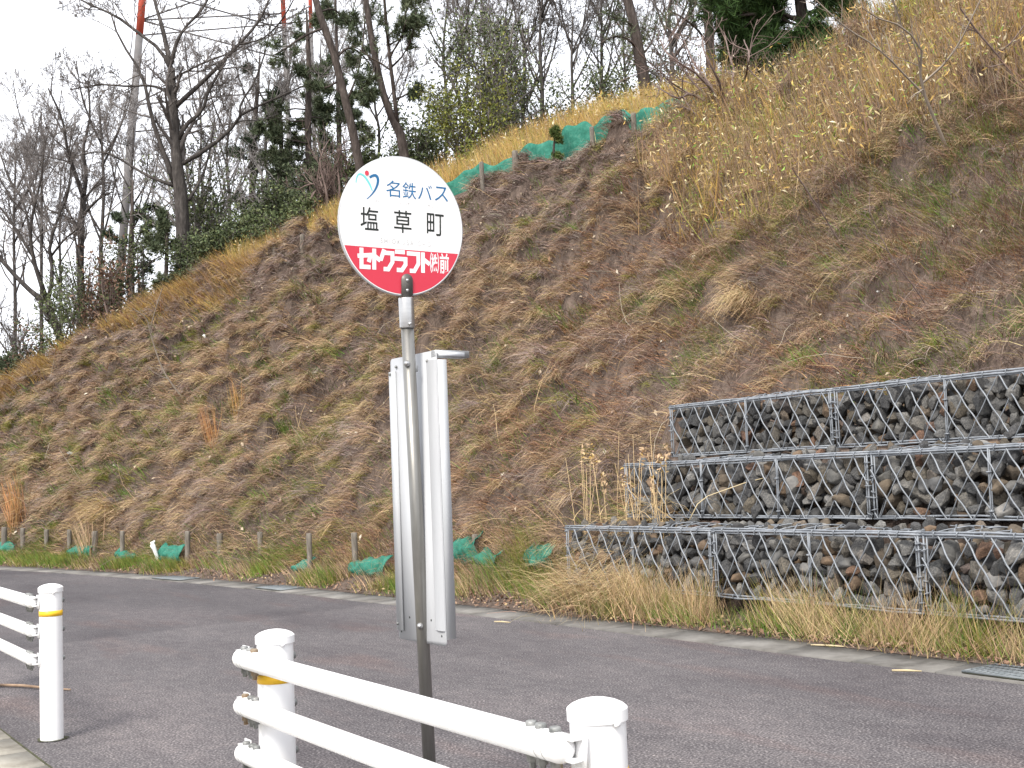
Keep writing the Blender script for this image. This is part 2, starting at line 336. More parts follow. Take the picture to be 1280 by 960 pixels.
def _mounds():
    rg = np.random.default_rng(5); n = 12300
    ss = rg.uniform(12, 50, n); dd = rg.uniform(.75, 13.5, n); dc = dcrest(ss)
    keep = (dd < dc-np.where((ss > 18) & (ss < 34.5), .75, .25)) & (rg.random(n) < np.clip((fbm(ss*.55, dd*.6, 33, 2)-.30)*4, .25, 1))
    ss, dd = ss[keep], dd[keep]; hh = rg.uniform(.07, .22, len(ss))*np.where(dd > dc[keep]*.45, 1.15, .9); rr = rg.uniform(.10, .22, len(ss))
    for a, b, h, r_ in zip(ss, dd, hh, rr):
        i0 = int((a-G_S0-.8)/G_R); j0 = int((b-G_D0-.9)/G_R); I = np.arange(max(i0, 0), min(i0+32, OFF.shape[0])); J = np.arange(max(j0, 0), min(j0+36, OFF.shape[1]))
        if len(I) == 0 or len(J) == 0: continue
        S_, D_ = np.meshgrid(I*G_R+G_S0-a, J*G_R+G_D0-b, indexing='ij'); low = np.where(D_ < 0, 1.5, .6)
        OFF[I[0]:I[-1]+1, J[0]:J[-1]+1] += h*np.exp(-(S_/r_)**2-(D_/(r_*1.25)*low)**2)
    return ss, dd, hh, rr
def off_at(s, d):
    x = np.clip((s-G_S0)/G_R, 0, OFF.shape[0]-2.001); y = np.clip((d-G_D0)/G_R, 0, OFF.shape[1]-2.001); i = x.astype(int); j = y.astype(int); fx = x-i; fy = y-j
    return (OFF[i, j]*(1-fx)+OFF[i+1, j]*fx)*(1-fy)+(OFF[i, j+1]*(1-fx)+OFF[i+1, j+1]*fx)*fy
CL_S, CL_D, CL_H, CL_R = _mounds()
def height(s, d, rough=True):
    s = np.asarray(s, float); d = np.asarray(d, float); dc = dcrest(s)
    beta = np.interp(s, [12, 20, 30], [.06, .12, .2])
    toe = np.where(d < .5, .02+.2*np.clip(d, 0, .5), .12)
    face = toe+TAN*np.clip(d-.5, 0, None)
    e = d-dc; k = .35
    over = np.where(e > 3, e, np.log1p(np.exp(np.clip(e/k, -30, 30)))*k)
    bank = np.interp(s, [12, 18, 22, 31, 33.3], [.5, 1.2, 2.6, 2.2, .1]); slope1 = .56
    o2 = np.clip(over-bank, 0, None)
    h = face-(TAN-slope1)*over-(slope1-beta)*o2
    if rough:
        a = np.clip((d-.3)/1.0, 0, 1); calm = 1-.85*np.exp(-(e/.9)**2)*np.clip((s-18)/2, 0, 1)*np.clip((35-s)/1.5, 0, 1)
        h = h+a*calm*((fbm(s*.9, d*.55, 1, 2)-.5)*.42+(fbm(s*2.6, d*1.5, 3, 3)-.5)*.26+(fbm(s*7.5, d*4.5, 9, 2)-.5)*.10)+(1-a)*(fbm(s*4, d*4, 5, 2)-.3)*.06*np.clip(d*4, 0, 1)+a*calm*off_at(s, d)
    x, y = xy(s, d); al = x*TV[0]+y*TV[1]; n = x*NV[0]+y*NV[1]
    inb = al > BOX_A0+.05
    lim = np.where(n < 7.02, .31, np.where(n < 7.64, .80, np.where(n < 8.45, 1.365, 99)))
    h = np.where(inb & (n > 6.5), np.minimum(h, lim), h)
    return h
def pos3(s, d):
    x, y = xy(s, d); return np.stack([x, y, height(s, d)], -1)
def hit(px, py):
    """where the sight line through a pixel meets the slope"""
    d = ray(px, py)
    for t in np.arange(6, 60, .04):
        P = CAM+d*t; s, dd = to_sd(P[0], P[1])
        if dd > 0 and P[2] < float(height(s, dd)): return P, s, dd
    return P, s, dd
def ground_z(x, y):
    s, d = to_sd(x, y); return float(height(s, d)) if d > 0 else 0.0

sg = np.r_[np.arange(0, 12, .5), np.arange(12, 33, .06), np.arange(33, 50, .05), np.arange(50, SS[-1], .5)]
dg = np.r_[np.arange(0, 3, .05), np.arange(3, 15, .06), np.arange(15, 26, .3), np.arange(26, 75, 3)]
Sg, Dg = np.meshgrid(sg, dg, indexing='ij'); V = pos3(Sg.ravel(), Dg.ravel())
ns, nd = len(sg), len(dg); idx = np.arange(ns*nd).reshape(ns, nd)
F = np.stack([idx[:-1, :-1].ravel(), idx[1:, :-1].ravel(), idx[1:, 1:].ravel(), idx[:-1, 1:].ravel()], 1)
hs = mk('hillside', V, F, M['soil'], sd=np.stack([Sg.ravel(), Dg.ravel(), 0*Sg.ravel()], 1)); hs['kind'] = 'structure'

def strip(name, d0, d1, z, mat, s0=0, s1=None):
    s = np.arange(s0, s1 or SS[-1], .5); V = []; 
    for d in (d0, d1):
        x, y = xy(s, np.full_like(s, d)); V.append(np.stack([x, y, np.full_like(s, z)], 1))
    n = len(s); i = np.arange(n-1); o = mk(name, np.concatenate(V), np.stack([i, i+1, n+i+1, n+i], 1), mat); o['kind'] = 'structure'; return o
g = mk('ground', [[-900, -900, -.03], [900, -900, -.03], [900, 900, -.03], [-900, 900, -.03]], [[0, 1, 2, 3]], M['soil'], sd=[[-900, -900, 0], [900, -900, 0], [900, 900, 0], [-900, 900, 0]]); g['kind'] = 'structure'
strip('road', -14, -.30, 0.0, M['asphalt'])
# gutter: a row of precast concrete slabs, each with a slight gap
gm = MB()
s = 1.0; GR = []
while s < 52:
    L = 1.0 if s < 30 else .62
    zt = .010+random.uniform(-.003, .004); w0 = -.36+random.uniform(-.012, .012); w1 = .05
    q = []
    for dd in (w0, w1):
        for sv in (s+.008, s+L-.008):
            x, y = xy(sv, dd); q.append((x, y))
    V = [(*q[0], zt), (*q[1], zt), (*q[3], zt+.01), (*q[2], zt+.01), (*q[0], -.05), (*q[1], -.05), (*q[3], -.05), (*q[2], -.05)]
    gm.add(V, [[3, 2, 1, 0], [0, 1, 5, 4], [1, 2, 6, 5], [2, 3, 7, 6], [3, 0, 4, 7]])
    s += L
gu = gm.build('gutter', M['concrete'], smooth=False); gu['kind'] = 'structure'
js = strip('gutter_bed', -.35, .04, .003, M['joint']); 

# pavement corner on the near side: concrete blocks
pm = MB(); pb = MB()
def an(a, n, z): return np.array([TV[0]*a+NV[0]*n, TV[1]*a+NV[1]*n, z])
for i in range(-34, 20):
    for j in range(5):
        a0 = i*.40+(.2 if j % 2 else 0)+.09; n1 = 1.30-j*.40; w = .004
        z = .012+random.uniform(-.002, .002)
        c = an(a0+.2, n1-.2, z-.03)
        b = MB(); pm.box(c, (*TV, 0), (*NV, 0), (0, 0, 1), .2-w, .2-w, .03)
pv = pm.build('pavement', M['paver'], smooth=False); pv['kind'] = 'structure'
V = [an(-14, 1.315, .0045), an(8, 1.315, .0045), an(8, -.9, .0045), an(-14, -.9, .0045)]
o = mk('pavement_bed', V, [[0, 1, 2, 3]][::-1], M['joint']); o['kind'] = 'structure'

# ------------------------------------------------------------------ guard rails
RD = unit(np.array([-.55, .835, 0])); RN = unit(np.array([-.835, -.55, 0])); Z3 = np.array([0, 0, 1.])
RAIL_H = [.705, .557, .41]
def post(parent, base, H=.775):
    r = .0572
    m = MB(); m.lathe(base, Z3, [(r, -.1), (r, .0), (r, H*.5), (r, H-.02)], 32); p = m.build('post', M['white'], parent)
    c = MB(); rr = r+.0045; c.lathe(base, Z3, [(r-.004, H-.024), (rr, H-.024), (rr, H-.024), (rr+.0003, H-.001), (rr+.0003, H-.001), (rr-.0015, H+.0012), (rr-.0015, H+.0012), (rr*.86, H+.007), (rr*.66, H+.0125), (rr*.42, H+.0165), (rr*.2, H+.0185), (.001, H+.019)], 32)
    c.box(base+np.array([.035, -.052, H-.026]), (.83, .55, 0), (-.55, .83, 0), Z3, .006, .004, .004)
    c.build('cap', M['whitescuff'], p)
    y = MB(); y.lathe(base, Z3, [(r+.0004, H-.146), (r+.0012, H-.146), (r+.0012, H-.118), (r+.0004, H-.118)], 32); y.build('reflective_band', M['yellow'], p)
    g = MB(); th = np.linspace(0, 2*np.pi, 29)[:-1]
    ring = lambda R_, z: [base+np.array([math.cos(t)*R_*(1+.12*math.sin(3*t)), math.sin(t)*R_*(1+.1*math.cos(2*t)), z]) for t in th]
    A = ring(r-.003, .0052); B = ring(r+.018, .005); k = len(th); i = np.arange(k)
    g.add(A+B, np.stack([i, (i+1) % k, k+(i+1) % k, k+i], 1)); g.build('base_gap', M['joint'], p)
    # bolt ends through the post on the road side
    for h in RAIL_H:
        b = MB(); cc = base-RN*(r+.0)+Z3*h; b.lathe(cc-RN*-.004, -RN, [(.013, 0), (.013, .008), (.010, .014), (.002, .017)], 12); b.build('bolt', M['bolt'], p, smooth=True)
    return p
def hexbolt(mb, c, up, r, h, sides=6):
    mb.lathe(c, np.asarray(up)*1.0, [(r, 0), (r, h*.7), (r*.8, h), (.0005, h)], sides)
def rail(parent, A, B, h, ends=(True, True), rusty=()):
    """tube from A to B (points on the post line), carried on the pavement side of the posts"""
    off = RN*.086; a = A+off+Z3*h; b = B+off+Z3*h; ax = unit(b-a); r = .0303
    m = MB(); n = 6
    prof_pts = []; prof_r = []
    for k in range(n+1):
        t = math.pi/2*k/n; prof_pts.append(a+ax*(r*(1-math.sin(math.pi/2-t+0)) if False else r*(1-math.cos(t)))); prof_r.append(max(r*math.sin(t), .0004))
    L = np.linalg.norm(b-a)
    for k in range(1, 6): prof_pts.append(a+ax*(r+(L-2*r)*k/6)); prof_r.append(r)
    for k in range(n, -1, -1):
        t = math.pi/2*k/n; prof_pts.append(b-ax*(r*(1-math.cos(t)))); prof_r.append(max(r*math.sin(t), .0004))
    m.tube(prof_pts, prof_r, 24, caps=False); rl = m.build('rail', M['white'], parent)
    for (P, dr, e) in ((A, ax, 0), (B, -ax, 1)):
        if not ends[e]: continue
        P0 = P
        e0 = (a if e == 0 else b)
        # end sleeve seam
        s_ = MB()
        for q in (.055, .082): s_.lathe(e0+dr*q, dr, [(r+.0001, 0), (r+.0009, .0006), (r+.0001, .0012)], 24)
        s_.build('end_sleeve', M['alu'], rl)
        # bracket plate between post and rail
        k = MB(); c = P+RN*.0575+Z3*h
        k.box(c+RN*.003, RN, RD, Z3, .0025, .024, .034)
        k.box(c+RN*.016+Z3*.021+RD*(.03 if e == 0 else -.03), RN, RD, Z3, .016, .045, .0022); k.box(c+RN*.016-Z3*.021+RD*(.03 if e == 0 else -.03), RN, RD, Z3, .016, .045, .0022)
        k.build('bracket', M['white'], rl, smooth=False)
        for i, q in enumerate((.048, .098, .132)):
            cb = e0+dr*q+RN*-.002
            bb = MB(); hexbolt(bb, cb+Z3*(r-.002), Z3, .0125, .011, 10)
            bb.build('bolt', M['rustbolt'] if (i in rusty and e == 1) else M['bolt'], rl, smooth=False); bb = MB()
            bb.lathe(cb-Z3*(r-.004), -Z3, [(.016, 0), (.016, .004), (.0125, .005), (.0125, .017), (.0075, .018), (.0075, .03), (.0005, .031)], 6)
            bb.build('nut', M['rustbolt'] if (i in rusty and e == 1) else M['bolt'], rl, smooth=False)
    return rl
PL = np.array([-2.43, 6.27, 0]); PM = np.array([-.785, 3.86, 0]); PR = np.array([.145, 2.46, 0])
t1 = thing('guard_rail', 'white three-rail pipe guard rail with two capped posts before the bus stop pole', 'guard rail', (PM+PR)/2, 'white pipe guard rails at the road edge')
post(t1, PM); post(t1, PR)
for i, h in enumerate(RAIL_H): rail(t1, PR-RD*.018, PM+RD*.095, h, rusty=((2,) if i == 0 else (0,) if i == 1 else ()))
t2 = thing('guard_rail', 'white pipe guard rail beside the pavement corner, with one post in view', 'guard rail', PL, 'white pipe guard rails at the road edge')
post(t2, PL); PL2 = PL+RD*2.0; post(t2, PL2)
for h in RAIL_H: rail(t2, PL+RD*.008, PL2+RD*.085, h)

# ------------------------------------------------------------------ bus stop sign
ZP = 4.5
def plane_y(px, py, z=ZP): return at(px, py, z)
pt_hi = at(508, 385, ZP); pt_lo = at(534, 900, ZP); pdir = unit(pt_hi-pt_lo)
pb_ = pt_lo+pdir*((0-pt_lo[2])/pdir[2])
bs = thing('bus_stop_sign', 'bus stop pole with round white and red name disc and tall white timetable board', 'bus stop sign', pb_)
Lp = np.linalg.norm(at(509, 405, ZP)-pb_)
m = MB(); m.tube([pb_-pdir*.1, pb_+pdir*Lp*.5, pb_+pdir*Lp], .0243, 28); pole = m.build('pole', M['steel'], bs)
ctop = np.linalg.norm(at(508.5, 372, ZP)-pb_); cbot = np.linalg.norm(at(509.5, 410, ZP)-pb_)
m = MB(); m.lathe(pb_+pdir*cbot, pdir, [(.0245, 0), (.0285, .0005), (.0287, .004), (.0287, ctop-cbot-.003), (.0275, ctop-cbot), (.001, ctop-cbot)], 32); collar = m.build('collar', M['steelbright'], pole)
# disc frame
A_ = R(33); ex = np.array([math.cos(A_), math.sin(A_), 0]); en = np.array([math.sin(A_), -math.cos(A_), 0]); ez = unit(pdir-ex*(pdir@ex)); en = unit(np.cross(ex, ez))
if en[1] > 0: en = -en
RDISC = .258; dc_ = at(502.5, 283.0, ZP)
def dp(u, v, w=0.0): return dc_+ex*(u*RDISC)+ez*(v*RDISC)+en*w
m = MB(); sides = 96; th = 2*np.pi*np.arange(sides)/sides
V = []
for rr, w in ((1, -.006), (1.0, .006)): V += [dp(math.cos(t)*rr, math.sin(t)*rr, w) for t in th]
i = np.arange(sides); m.add(V, np.stack([i, (i+1) % sides, sides+(i+1) % sides, sides+i], 1))
V = [dp(math.cos(t), math.sin(t), .006) for t in th]+[dp(math.cos(t)*.5, math.sin(t)*.5, .006) for t in th]+[dp(0, 0, .006)]
m.add(V, np.stack([i, (i+1) % sides, sides+(i+1) % sides, sides+i], 1)); m.add(V, np.stack([sides+i, sides+(i+1) % sides, np.full(sides, 2*sides)], 1))
V = [dp(math.cos(t), math.sin(t), -.006) for t in th]+[dp(0, 0, -.006)]; m.add(V, np.stack([(i+1) % sides, i, np.full(sides, sides)], 1))
disc = m.build('name_disc', M['discwhite'], bs, smooth=False)
# rim
rm = [dp(math.cos(t), math.sin(t), 0) for t in np.linspace(0, 2*np.pi, 97)]
m = MB(); m.tube(rm, .0055, 8, caps=False); m.build('rim', M['plate'], disc)
# red lower segment
V0 = -.345; a0 = math.asin(V0); n_ = 60
ang = np.linspace(math.pi-a0, 2*math.pi+a0, n_)
V = [dp(math.cos(t)*.988, math.sin(t)*.988, .0063) for t in ang]
tops = [dp(math.cos(t)*.988, V0*.988, .0063) for t in ang]
i = np.arange(n_-1); mk('red_panel', V+tops, np.stack([i, i+1, n_+i+1, n_+i], 1), M['discred'], disc, smooth=False)
def glyphs(name, text, cx, cy, w, h, mat, parent, bold=0.0, wz=.0068, res=4):
    cu = bpy.data.curves.new('t', 'FONT'); cu.body = text; cu.resolution_u = res; cu.offset = bold; cu.size = 1
    ob = bpy.data.objects.new('t', cu); COL.objects.link(ob)
    dg_ = bpy.context.evaluated_depsgraph_get(); me = ob.evaluated_get(dg_).to_mesh()
    V = np.array([v.co[:] for v in me.vertices]); Fs = [tuple(p.vertices) for p in me.polygons]
    ob.evaluated_get(dg_).to_mesh_clear(); bpy.data.objects.remove(ob); bpy.data.curves.remove(cu)
    if len(V) == 0: return None
    lo = V.min(0); hi = V.max(0); V = (V-(lo+hi)/2)/np.maximum(hi-lo, 1e-6)
    P = np.array([dp(cx+v[0]*w, cy+v[1]*h, wz) for v in V]); by = {}
    for f in Fs: by.setdefault(len(f), []).append(f)
    return mk(name, P, [np.array(v) for v in by.values()], mat, parent, smooth=False)
def strokes(name, polys, mat, parent, wz=.0068, taper=None):
    """polys: list of (points in disc units, width)"""
    m = MB()
    for pts, w in polys:
        pts = np.array(pts, float)
        k = len(pts); ww = np.broadcast_to(np.asarray(w, float), (k,))
        T = unit(np.gradient(pts, axis=0)); Nn = np.stack([-T[:, 1], T[:, 0]], 1)
        for j in range(1, k-1):
            ta = unit(pts[j]-pts[j-1]); tb = unit(pts[j+1]-pts[j]); nm = unit(np.array([-(ta+tb)[1], (ta+tb)[0]])); sc_ = 1/max(.45, float(nm@np.array([-ta[1], ta[0]])))
            Nn[j] = nm*sc_
        wz += .00004
        L_ = pts+Nn*ww[:, None]/2; R_ = pts-Nn*ww[:, None]/2
        V = [dp(*q, wz) for q in L_]+[dp(*q, wz) for q in R_]
        i = np.arange(k-1); m.add(V, np.stack([k+i, k+i+1, i+1, i], 1))
    return m.build(name, mat, parent, smooth=False)
# operator name, stop name, romanised name, company line
for ch, cx in zip('名鉄バス', (-.155, .11, .37, .645)):
    glyphs('operator_lettering', ch, cx, .53, .225 if ch != 'バ' else .235, .24 if ch in '名鉄' else .215, M['inkblue'], disc)
for ch, cx in zip('塩草町', (-.535, .0, .54)): glyphs('stop_name_lettering', ch, cx, .065+0.0*cx, .285, .33, M['ink'], disc, bold=.004)
for ch, cx in zip(('し お', 'く さ', 'ちょう'), (-.46, .03, .50)): glyphs('faded_reading', ch, cx, .335, .17, .045, M['inkfade'], disc)
glyphs('romanised_lettering', 'S H I O K U S A   C H O', .05, -.235, .82, .075, M['inkfade'], disc, bold=-.004)
KAT = {'セ': [[(0, .60), (1.0, .68), (.86, .34)], [(.30, 1), (.30, .10), (1, .10)]], 'ト': [[(.32, 1), (.32, 0)], [(.32, .68), (.95, .44)]],
       'ク': [[(.30, 1), (.02, .46)], [(.26, .84), (.95, .84), (.95, .42), (.62, .06), (.25, .06)]], 'ラ': [[(.12, .94), (.9, .94)], [(.02, .60), (.95, .60), (.95, .34), (.66, .06), (.25, .06)]],
       'フ': [[(.02, .90), (.95, .90), (.95, .42), (.62, .06), (.25, .06)]]}
x0 = -.725
for ch, w in zip('セトクラフト', (.208, .160, .208, .208, .208, .185)):
    pl = [([(x0+px*w*.98, -.66+py*.30) for px, py in st], .062) for st in KAT[ch]]
    strokes('company_lettering', pl, M['discwhite'], disc); x0 += w+(-.012 if ch == 'ト' else .004)
glyphs('company_lettering', '㈱', x0+.078, -.50, .15, .30, M['discwhite'], disc, bold=.012)
glyphs('company_lettering', '前', x0+.245, -.50, .155, .30, M['discwhite'], disc, bold=.02)
# emblem: two sweeping strokes and a dot
def bez(p, n=14):
    p = np.array(p, float); t = np.linspace(0, 1, n)[:, None]; return (1-t)**3*p[0]+3*(1-t)**2*t*p[1]+3*(1-t)*t*t*p[2]+t**3*p[3]
q = bez([(-.745, .56), (-.73, .80), (-.57, .68), (-.49, .47)]); strokes('emblem_stroke', [(q, np.linspace(.014, .042, 14)*np.r_[np.ones(10), .9, .8, .6, .4])], M['inkteal'], disc)
q = bez([(-.53, .655), (-.36, .80), (-.33, .53), (-.58, .34)]); strokes('emblem_stroke', [(q, .010+.032*np.sin(np.linspace(0.25, 1, 14)*np.pi))], M['inkblue'], disc)
dot = [dp(-.575+.032*math.cos(t), .715+.036*math.sin(t), .008) for t in np.linspace(0, 2*np.pi, 17)[:-1]]
mk('emblem_dot', dot, [list(range(16))], M['discred'], disc, smooth=False)
# bracket tongue that holds the disc, with two bolts
m = MB(); tongue = []
hw = .038
bt = pb_+pdir*(ctop-.002)
cu_, cv_ = ((bt-dc_)@ex)/RDISC, ((bt-dc_)@ez)/RDISC
top_v = cv_+.062/RDISC+.02
out = [(-hw/RDISC*.62, cv_-.02), (hw/RDISC*.62, cv_-.02)]
arc = [(hw/RDISC*.62*math.cos(t), top_v+hw/RDISC*.62*math.sin(t)) for t in np.linspace(0, math.pi, 12)]
outl = [(u+cu_, v) for u, v in out+arc]
k = len(outl); V = [dp(u, v, .0085) for u, v in outl]+[dp(u, v, .0125) for u, v in outl]
i = np.arange(k); mb_ = MB(); mb_.add(V, np.stack([i, (i+1) % k, k+(i+1) % k, k+i], 1)); mb_.F.setdefault(k, []).append(np.array([list(range(k, 2*k))])); brk = mb_.build('disc_bracket', M['steeldark'], bs, smooth=False)
for dv in (.028, .066):
    m = MB(); m.lathe(dp(cu_, cv_+dv/RDISC+.0, .0125), en, [(.0065, 0), (.0065, .003), (.004, .005), (.0004, .0055)], 12); m.build('bolt', M['steelbright'], brk)
m = MB(); m.lathe(pb_+pdir*(cbot+.012)+np.array([.012, -.026, 0]), (.35, -.93, 0), [(.007, 0), (.007, .006), (.003, .009), (.0004, .009)], 10); m.build('bolt', M['steelbright'], collar)
# timetable board seen from the back
B_ = R(54); bx = np.array([math.cos(B_), -math.sin(B_), 0]); bn = np.array([-math.sin(B_), -math.cos(B_), 0]); bz = Z3.copy()
bt_ = np.linalg.norm(at(510.5, 441, ZP)-pb_); bb_ = np.linalg.norm(at(529, 803, ZP)-pb_)
bc = pb_+pdir*(bt_+bb_)/2+(-bn)*.030+bx*(-.040); BH = (bt_-bb_)/2; BWd = .170
def bp_(u, v, w): return bc+bx*u+bz*v+bn*w
def rplate(u0, u1, v0, v1, r_, w0, w1):
    o = []
    for (cx, cy, s0) in ((u1-r_, v1-r_, 0), (u0+r_, v1-r_, 1), (u0+r_, v0+r_, 2), (u1-r_, v0+r_, 3)):
        for t in np.linspace(0, math.pi/2, 6): o.append((cx+r_*math.cos(t+s0*math.pi/2), cy+r_*math.sin(t+s0*math.pi/2)))
    k = len(o); mb = MB(); V = [bp_(u, v, w0) for u, v in o]+[bp_(u, v, w1) for u, v in o]; i = np.arange(k)
    mb.add(V, np.stack([i, (i+1) % k, k+(i+1) % k, k+i], 1)); mb.F.setdefault(k, []).extend([np.array([list(range(k, 2*k))]), np.array([list(range(k-1, -1, -1))])]); return mb
board = rplate(-BWd, BWd, -BH, BH, .018, -.003, 0).build('timetable_board', M['plate'], bs, smooth=False)
# display case on the road side, flanges
m = MB(); m.box(bp_(.004, -.005, -.022), bx, bz, bn, BWd+.001, BH-.03, .0185); m.build('display_case', M['greypaint'], board, smooth=False)
m = MB(); m.box(bp_(-BWd+.020, -.008, .0035), bx, bz, bn, .024, BH-.043, .003); m.build('edge_strip', M['greypaint'], board, smooth=False)
m = MB(); 
cs_ = [(BWd-.072, .0004), (BWd-.060, .004), (BWd-.045, .007), (BWd-.03, .0078), (BWd-.010, .006), (BWd-.003, .001)]
V = []
for v in (-BH+.055, BH-.035): V += [bp_(u, v, w) for u, w in cs_]
k = len(cs_); i = np.arange(k-1); m.add(V, np.stack([i, i+1, k+i+1, k+i], 1)); m.build('folded_cover', M['plate'], board)
for u, v in ((-BWd+.05, BH-.035), (BWd-.06, BH-.035), (-BWd+.008, BH-.06), (-BWd+.006, -BH+.06)):
    m = MB(); m.lathe(bp_(u, v, .002 if u > -BWd+.02 else .006), bn, [(.006, 0), (.006, .004), (.003, .007), (.0004, .0075)], 10); m.build('screw', M['bolt'], board)
for u, v in ((-BWd+.085, -BH+.088), (BWd-.10, -BH+.088), (-BWd+.02, -BH+.03), (BWd-.03, -BH+.035)):
    m = MB(); m.lathe(bp_(u, v, .0003), bn, [(.0045, 0), (.003, .0006), (.0002, .0007)], 10); m.build('screw_hole', M['ink'], board)
for yy in (455, 782):
    Lb = np.linalg.norm(at(512+(yy-455)*.02, yy, ZP)-pb_); m = MB(); m.lathe(pb_+pdir*Lb+np.array([-.006, -.0225, 0]), (-.25, -.97, 0), [(.012, 0), (.012, .004), (.006, .012), (.0005, .014)], 12); m.build('clamp_bolt', M['steelbright'], pole)
for vv in (BH-.06, -BH+.065):
    m = MB(); m.box(pb_+pdir*((bt_+bb_)/2+vv)+(-bn)*.018, bx, bz, bn, .018, .012, .008); m.build('clamp', M['alu'], pole, smooth=False)
# lamp arm over the timetable
lm = MB(); fr = -bn
lm.box(bp_(BWd-.02, BH-.012, -.075), bn, bx, bz, .075, .016, .013); lamp = lm.build('reading_lamp', M['alu'], board, smooth=False)
lm = MB(); lm.box(bp_(BWd-.0015, BH-.014, -.068), bn, bx, bz, .058, .0012, .008); lm.box(bp_(BWd-.02, BH-.0262, -.07), bn, bx, bz, .06, .012, .001); lm.build('lens', M['lens'], lamp, smooth=False)

# ------------------------------------------------------------------ gabions
def rock_mesh(i):
    bm = bmesh.new(); rg = np.random.default_rng(100+i)
    sc_ = np.array([1, rg.uniform(.65, .95), rg.uniform(.5, .8)])
    P = unit(rg.normal(size=(22, 3)))*rg.uniform(.8, 1.08, (22, 1))*sc_
    for p in P: bm.verts.new(p)
    r_ = bmesh.ops.convex_hull(bm, input=bm.verts); bmesh.ops.delete(bm, geom=[v for v in bm.verts if not v.link_faces], context='VERTS')
    bmesh.ops.dissolve_limit(bm, angle_limit=.3, verts=bm.verts, edges=bm.edges)
    bmesh.ops.bevel(bm, geom=list(bm.edges), offset=.035, segments=1, affect='EDGES', clamp_overlap=True)
    bmesh.ops.triangulate(bm, faces=bm.faces)
    me = bpy.data.meshes.new('stone'); bm.to_mesh(me); bm.free(); me.materials.append(M['stone']); return me
ROCKS = [rock_mesh(i) for i in range(14)]
ROCKV = []
for me in ROCKS:
    v = np.empty(len(me.vertices)*3); me.vertices.foreach_get('co', v); ROCKV.append((v.reshape(-1, 3), np.array([p.vertices[:] for p in me.polygons])))
GROUP_G = 'wire gabion baskets in the stepped wall'
def gabion(a0, a1, n0, z0, z1, inters, label, top_vis):
    L = a1-a0
    g = thing('gabion', label, 'gabion', an((a0+a1)/2, n0+.5, z0), GROUP_G)
    T3 = np.array([*TV, 0]); N3 = np.array([*NV, 0])
    # wire mesh on the face, top and end
    wm = MB(); pw, ph = .20, .32; H = z1-z0
    def clipseg(p, q, x0, x1, y0, y1):
        (px, py), (qx, qy) = p, q; t0, t1_ = 0, 1; dx, dy = qx-px, qy-py
        for pp, qq in ((-dx, px-x0), (dx, x1-px), (-dy, py-y0), (dy, y1-py)):
            if abs(pp) < 1e-9:
                if qq < 0: return None
            else:
                r_ = qq/pp
                if pp < 0: t0 = max(t0, r_)
                else: t1_ = min(t1_, r_)
        return None if t0 >= t1_ else ((px+t0*dx, py+t0*dy), (px+t1_*dx, py+t1_*dy))
    def mesh_face(org, eu, ev, en_, LU, LV, r1, r2, bul):
        nseg = 7; sl = ph/pw
        for sgn, rr, w in ((-1, r1, .004), (1, r2, -.003)):
            k0 = int(-LV/ph)-2
            for kk in range(k0, int(LU/pw)+int(LV/ph)+3):
                u0 = kk*pw+.04
                p, q = (u0, 0), (u0+sgn*LV/sl, LV)
                cs2 = clipseg(p, q, 0.01, LU-.01, 0, LV)
                if cs2 is None: continue
                p, q = np.array(cs2[0]), np.array(cs2[1]); tt = np.linspace(0, 1, max(3, int(np.linalg.norm(q-p)/.035)+2))
                pts = []
                for t in tt:
                    uv = p+(q-p)*t; wav = .0032*math.sin(2*math.pi*uv[1]/(ph/2)+kk) if sgn < 0 else 0.011*abs(math.sin(2*math.pi*uv[1]/ph))
                    b = bul*math.sin(math.pi*min(max(uv[1]/LV, 0), 1))*(.6+.4*math.sin(uv[0]*3.1+a0))
                    pts.append(org+eu*(uv[0]+wav+.006*math.sin(uv[1]*5+kk*2.1))+ev*uv[1]+en_*(w+b+wav*sgn*.6))
                wm.tube(pts, rr, 5, caps=False)
    mesh_face(an(a0, n0, z0), T3, Z3, -N3, L, H, .0062, .0046, .03)
    mesh_face(an(a0, n0, z1), T3, N3, Z3, L, .5 if top_vis else .3, .0055, .0045, .045)
    mesh_face(an(a0, n0, z0), N3, Z3, -T3, .9, H, .0045, .0036, .01)
    wm.build('wire_mesh', M['galv'], g)
    fr = MB()
    def rod(p, q, r_=.0075, n=9, sag=.006):
        p = np.array(p); q = np.array(q); k = np.linspace(0, 1, n); pts = p+(q-p)*k[:, None]
        pts[1:-1, 2] += rng.normal(0, sag*.5, n-2); fr.tube(pts, r_, 6)
    for dz, dn in ((0, -.006), (.016, .006), (-.016, .002)): rod(an(a0-.01, n0+dn, z1+dz), an(a1+.01, n0+dn, z1+dz), .0085)
    for dz, dn in ((.004, -.004), (.022, .006)): rod(an(a0, n0+dn, z0+dz), an(a1, n0+dn, z0+dz), .008)
    for a_ in (a0+.012, a1-.012):
        rod(an(a_, n0-.006, z0), an(a_, n0-.006, z1+.01), .007, 5, 0); rod(an(a_+(.022 if a_ < (a0+a1)/2 else -.022), n0-.002, z0), an(a_+(.022 if a_ < (a0+a1)/2 else -.022), n0-.002, z1), .0055, 5, 0)
        rod(an(a_, n0, z1+.004), an(a_, n0+.9, z1+.004), .0065, 5)
    for a_ in inters: rod(an(a_, n0-.010, z0), an(a_+.01, n0-.010, z1), .0065, 5, 0); rod(an(a_+.013, n0-.006, z0), an(a_+.02, n0-.006, z1), .0045, 5, 0)
    cl = fr
